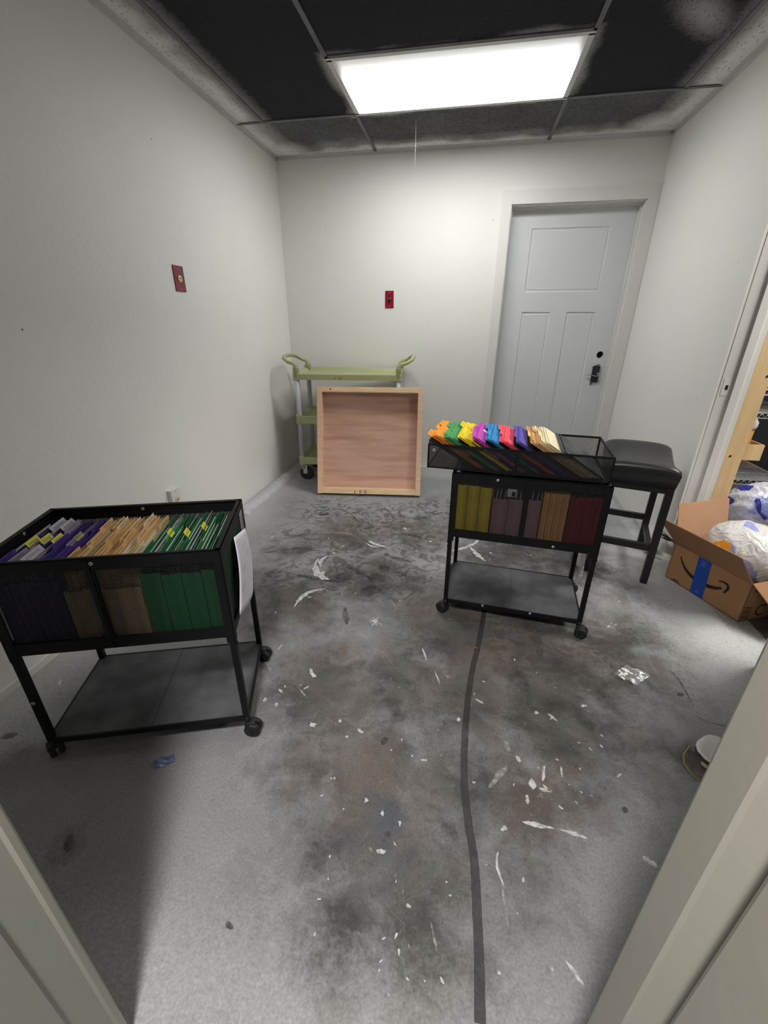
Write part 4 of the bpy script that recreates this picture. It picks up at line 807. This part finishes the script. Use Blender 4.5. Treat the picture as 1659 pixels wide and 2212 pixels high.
b.ribbon([(.036, -.0008, .004), (.052, -.0008, .012), (.072, -.0008, .013), (.09, -.0008, .004)], [.002, .008, .008, .002], (0, 1, 0)); b.build('printed_arrow', 'ink_brown', t, fix=False)
b = MB(); b.prism([(.150, .003), (.220, .003), (.206, BH - .002), (.138, BH - .002)], (1, 0, 0), (0, 0, 1), (0, 1, 0), (0, -.0016, 0), .0006); bt = b.build('blue_tape', 'tape', t)
b = MB()
for z in (.165, .175, .185): squiggle(b, (.172, -.0022, z), (1, 0, 0), (0, 0, 1), (0, 1, 0), .022, .006, .0012)
for z in (.02, .026): squiggle(b, (.185, -.0022, z), (1, 0, 0), (0, 0, 1), (0, 1, 0), .018, .005, .0012)
b.build('tape_lettering', 'greypole', bt, fix=False)
b = MB(); squiggle(b, (.180, -.0024, .10), (.1, 0, 1), (1, 0, 0), (0, 1, 0), .05, .006, .0012); b.build('tape_lettering', 'ink', bt, fix=False)
b = MB()
xq = BL + .0008
for k in range(8): b.ribbon([(xq, .006 + .0, .012 + k * .0095), (xq, .052, .006 + k * .0095)], .0045 if k % 3 else .002, (1, 0, 0))
b.ribbon([(xq, .006, .010), (xq, .006, .084)], .002, (1, 0, 0)); b.build('printed_block', 'ink_brown', t, fix=False)
b = MB(); b.ribbon([(xq, .03, .19), (xq, .035, .16)], .004, (1, 0, 0)); b.ribbon([(xq, .022, .165), (xq, .055, .155)], .003, (1, 0, 0)); b.build('printed_mark', 'ink_brown', t, fix=False)
b = MB(); b.ribbon([(xq, .115 + .03 * math.cos(a), .05 + .028 * math.sin(a)) for a in [.7 + k * .35 for k in range(14)]], .008, (1, 0, 0)); b.build('printed_letter', 'ink_brown', t, fix=False)
b = MB(); b.ribbon([(xq, .135, .12), (xq, .105, .118), (xq, .108, .145), (xq, .13, .142)], .006, (1, 0, 0)); b.build('printed_letter', 'ink_brown', t, fix=False)
b = MB(); squiggle(b, (.16, -.0335, BH + .04), (1, 0, 0), (0, -.62, .78), (0, .78, .62), .05, .006, .001); b.build('faint_print', 'ink_brown', t, fix=False)

def blob(name, label, cat, mw, rad, m, seed, amp=.12, flat=None, sub=4, top=0):
    bm = bmesh.new(); bmesh.ops.create_icosphere(bm, subdivisions=sub, radius=1); rr = random.Random(seed); ph = [(rr.uniform(2, 7), rr.uniform(2, 7), rr.uniform(2, 7), rr.uniform(0, 6)) for _ in range(7)]
    for v in bm.verts:
        n = v.co.normalized(); s_ = sum(abs(math.sin(a * n.x + b_ * n.y + c * n.z + d)) / (1 + .15 * a) for a, b_, c, d in ph) / 7; r = 1 + amp * (s_ - .35) * 2.2
        p = Vector((n.x * rad[0], n.y * rad[1], n.z * rad[2])) * r
        if flat is not None and p.z < flat: p.z = flat + (p.z - flat) * .05
        v.co = p
    for f in bm.faces: f.smooth = True
    me = bpy.data.meshes.new(name); bm.to_mesh(me); bm.free(); me.materials.append(M[m]); o = bpy.data.objects.new(name, me); C.objects.link(o); o.matrix_world = mw; return tag(o, label, cat)
def sweep_knot(parent, pts, rs, m, name):
    b = MB(); b.tube(pts, rs, 12); return b.build(name, m, parent, smooth=True)
bg = blob('shopping_bag', 'bulging white plastic bag with blue and orange print filling the cardboard box', 'plastic bag', BM @ T(.215, .175, .240), (.186, .160, .150), 'bag', 3, .10, -.21)
b2 = blob('rolled_bag', 'dark blue rolled bag edge between the box front and the white bag', 'plastic bag', BM @ T(.155, .022, .214) @ Matrix.Rotation(0, 4, 'Y'), (.105, .013, .017), 'tape', 5, .08, sub=3)
t2 = thing('cardboard_box', 'second brown cardboard box standing behind the arrow-printed box', 'cardboard box', (3.36, -1.30, 0), .2)
b = MB(); b.bb((-.2, -.14, 0), (.2, -.135, .27)); b.bb((-.2, .135, 0), (.2, .14, .27)); b.bb((-.2, -.14, 0), (-.195, .14, .27)); b.bb((.195, -.14, 0), (.2, .14, .27)); b.bb((-.2, -.14, 0), (.2, .14, .005)); b.build('carton', 'card', t2)
blob('shopping_bag', 'crumpled grey-white plastic bag with dark blue print behind the open box', 'plastic bag', T(3.205, -1.40, .330), (.185, .120, .145), 'bag2', 9, .14, -.3)
o = blob('crumpled_bag', 'small white crumpled bag on top of the heap under the wire shelf', 'plastic bag', T(3.42, -1.22, .29) @ RZ(.3), (.10, .05, .055), 'bag', 12, .2, sub=3)

# frayed black cable end sticking out by the box
b = MB(); c0 = Vector((2.705, -1.655, .212)); pts = [Vector((2.80, -1.60, .20)), Vector((2.755, -1.625, .205)), c0]
b.tube(pts, [.006, .006, .008], 8); rr = random.Random(3)
for k in range(9): b.tube([c0, c0 + Vector((-.02, .03 + rr.uniform(-.01, .01), rr.uniform(-.006, .012))), c0 + Vector((-.03 - rr.uniform(0, .02), .055 + rr.uniform(-.012, .02), rr.uniform(-.016, .030)))], [.004, .0035, .0015], 6)
tag(b.build('frayed_cable', 'rubber'), 'frayed black cable end poking out beside the cardboard box', 'cable')
# thin grey cable along the right wall
b = MB(); b.tube([(W - .01, -.9, .05), (W - .03, -1.1, .020), (W - .075, -1.28, .006), (W - .095, -1.40, .005), (W - .03, -1.47, .004)], .0035, 8); tag(b.build('thin_cable', 'wire'), 'thin grey cable running down the right wall behind the stool', 'cable')

# ------------------------------------------------------------ storage room things
def wire_shelf(x0, x1, y0, y1, levels):
    t = thing('wire_rack', 'chrome wire shelving rack in the dark storage room', 'shelf rack', (x0, y0, 0))
    for z in levels:
        b = MB(); Lx, Ly = x1 - x0, y1 - y0
        for z_ in (z, z - .03): b.cyl((0, 0, z_), (Lx, 0, z_), .0035, 8); b.cyl((0, Ly, z_), (Lx, Ly, z_), .0035, 8); b.cyl((0, 0, z_), (0, Ly, z_), .0035, 8); b.cyl((Lx, 0, z_), (Lx, Ly, z_), .0035, 8)
        n = 36; 
        for k in range(n): x = Lx * k / n; b.cyl((x, 0, z - (.03 if k % 2 else 0)), (x + Lx / n, 0, z - (0 if k % 2 else .03)), .002, 5)
        for k in range(int(Lx / .013)): b.cyl((k * .013, 0, z + .003), (k * .013, Ly, z + .003), .0017, 5)
        for k in range(1, 4): b.cyl((0, Ly * k / 4, z), (Lx, Ly * k / 4, z), .003, 6)
        b.build('wire_shelf', 'chrome', t)
    for x in (0, x1 - x0):
        for y in (0, y1 - y0): b = MB(); b.cyl((x, y, 0), (x, y, 1.7), .0125, 12); b.build('post', 'chrome', t)
wire_shelf(2.98, 3.62, -.93, -.30, (.345, .765, .90))
t = thing('wooden_crate', 'light pine crate standing on the lower wire shelf', 'crate', (3.42, -.46, .350))
for q in (((0, 0, 0), (.290, .012, .115)), ((0, .15, 0), (.290, .162, .115)), ((0, .012, 0), (.012, .15, .115)), ((.278, .012, 0), (.290, .15, .115)), ((.012, .012, 0), (.278, .15, .008))): b = MB(); b.bb(*q, bev=.001); b.build('crate_side', 'pine_raw', t)
t = thing('plastic_jug', 'cloudy plastic jug with an amber band standing in the pine crate', 'jug', (3.585, -.378, .360))
b = MB(); b.tube([(0, 0, 0), (0, 0, .004), (0, 0, .200)], [.058, .062, .064], 24); b.build('amber_label', 'amber', t)
b = MB(); b.tube([(0, 0, .200), (0, 0, .225), (0, 0, .255), (0, 0, .275), (0, 0, .300), (0, 0, .350), (0, 0, .385)], [.065, .074, .074, .060, .050, .052, .040], 24); b.build('jug_body', 'jug', t, smooth=True)
b = MB(); b.bb((3.30, -.90, .910), (3.60, -.45, 1.10), bev=.004); tag(b.build('storage_box', 'cardin'), 'brown carton on the top wire shelf at the right margin', 'box')

# ------------------------------------------------------------ litter on the floor
def crumple(name, label, cat, c, sx, sy, rz, m, h, seed, nx=7, ny=6):
    rr = random.Random(seed); b = MB(); G = []
    for j in range(ny + 1):
        G.append([b.bm.verts.new(((i / nx - .5) * sx + rr.uniform(-.1, .1) * sx / nx + (j / ny - .5) * sx * .3, (j / ny - .5) * sy + rr.uniform(-.1, .1) * sy / ny, .002 + rr.random() * h)) for i in range(nx + 1)])
    for j in range(ny):
        for i in range(nx): b._f((G[j][i], G[j][i + 1], G[j + 1][i + 1], G[j + 1][i]))
    o = b.build(name, m, None, fix=False); o.matrix_world = T(c.x, c.y, 0) @ RZ(rz); sm = o.modifiers.new('s', 'SOLIDIFY'); sm.thickness = .0006; return tag(o, label, cat)
crumple('plastic_wrapper', 'crumpled shiny clear plastic wrapper on the floor right of the carts', 'wrapper', fl(1364, 1461), .085, .085, -.5, 'clear', .014, 2)
crumple('plastic_wrapper', 'small crumpled blue plastic wrapper on the floor below the left cart', 'wrapper', fl(356, 1647), .028, .052, -.75, 'blueplastic', .012, 4, 4, 4)
# dust mask
mc = fl(1540, 1625, .03); t = thing('dust_mask', 'white cup dust mask with yellow strap on the floor by the right jamb', 'dust mask', (2.425, -2.810, 0), -.9)
b = MB(); nu_, nv_ = 20, 8; G = []
for j in range(nv_ + 1):
    r = (j / nv_); row = []
    for i in range(nu_):
        a = 2 * PI * i / nu_; ro = 1 + .10 * math.cos(3 * a); x = .068 * r * math.cos(a) * ro; y = .055 * r * math.sin(a) * ro; row.append(b.bm.verts.new((x, y, .004 + .048 * r ** 2.2)))
    G.append(row)
for j in range(nv_):
    for i in range(nu_): k2 = (i + 1) % nu_; b._f((G[j][i], G[j][k2], G[j + 1][k2], G[j + 1][i]))
R_ = G[-1]; rim = [b.bm.verts.new((v.co.x * 1.12, v.co.y * 1.12, v.co.z - .002)) for v in R_]
for i in range(nu_): k2 = (i + 1) % nu_; b._f((R_[i], R_[k2], rim[k2], rim[i]))
o = b.build('mask_cup', 'white', t, smooth=True, fix=False); sm = o.modifiers.new('s', 'SOLIDIFY'); sm.thickness = .002
b = MB(); b.tube([(.070, -.03, .050), (.078, -.042, .038), (.082, -.056, .022), (.078, -.072, .010), (.064, -.087, .004), (.040, -.097, .003), (.0, -.102, .003), (-.035, -.099, .003), (-.060, -.085, .004), (-.073, -.066, .014), (-.075, -.04, .035)], .0018, 6); b.build('elastic_strap', 'strap', t)
b = MB(); b.box((.0, -.064, .030), (.055, .004, .009)); b.build('nose_pad', 'almond', t)

# small dents and specks in the painted walls
wb, wr, wl_ = bpy.data.objects['wall_back'], bpy.data.objects['wall_right'], bpy.data.objects['wall_left']
M['speck'] = mat('grey_speck', rgb(120, 120, 114), .7)
for u, v, ax, val, par, r in ((703, 497, 1, 0, wb, .005), (938, 480, 1, 0, wb, .004), (1065, 475, 1, 0, wb, .005), (735, 685, 1, 0, wb, .004), (662, 687, 1, 0, wb, .005), (924, 700, 1, 0, wb, .004), (1487, 580, 0, W, wr, .004), (1437, 576, 0, W, wr, .003), (1505, 861, 0, W, wr, .004), (1421, 839, 0, W, wr, .004), (1595, 566, 0, W, wr, .004), (48, 712, 0, 0, wl_, .007), (327, 300, 0, 0, wl_, .005), (420, 604, 0, 0, wl_, .004)):
    d = ray(u, v); p = CAM + d * ((val - CAM[ax]) / d[ax]); b = MB(); n_ = Vector((0, -1, 0)) if ax == 1 else Vector((-1 if val > 1 else 1, 0, 0)); b.tube([p - n_ * .001, p + n_ * .0004], r * .6, 7); b.build('wall_speck', 'speck', par)
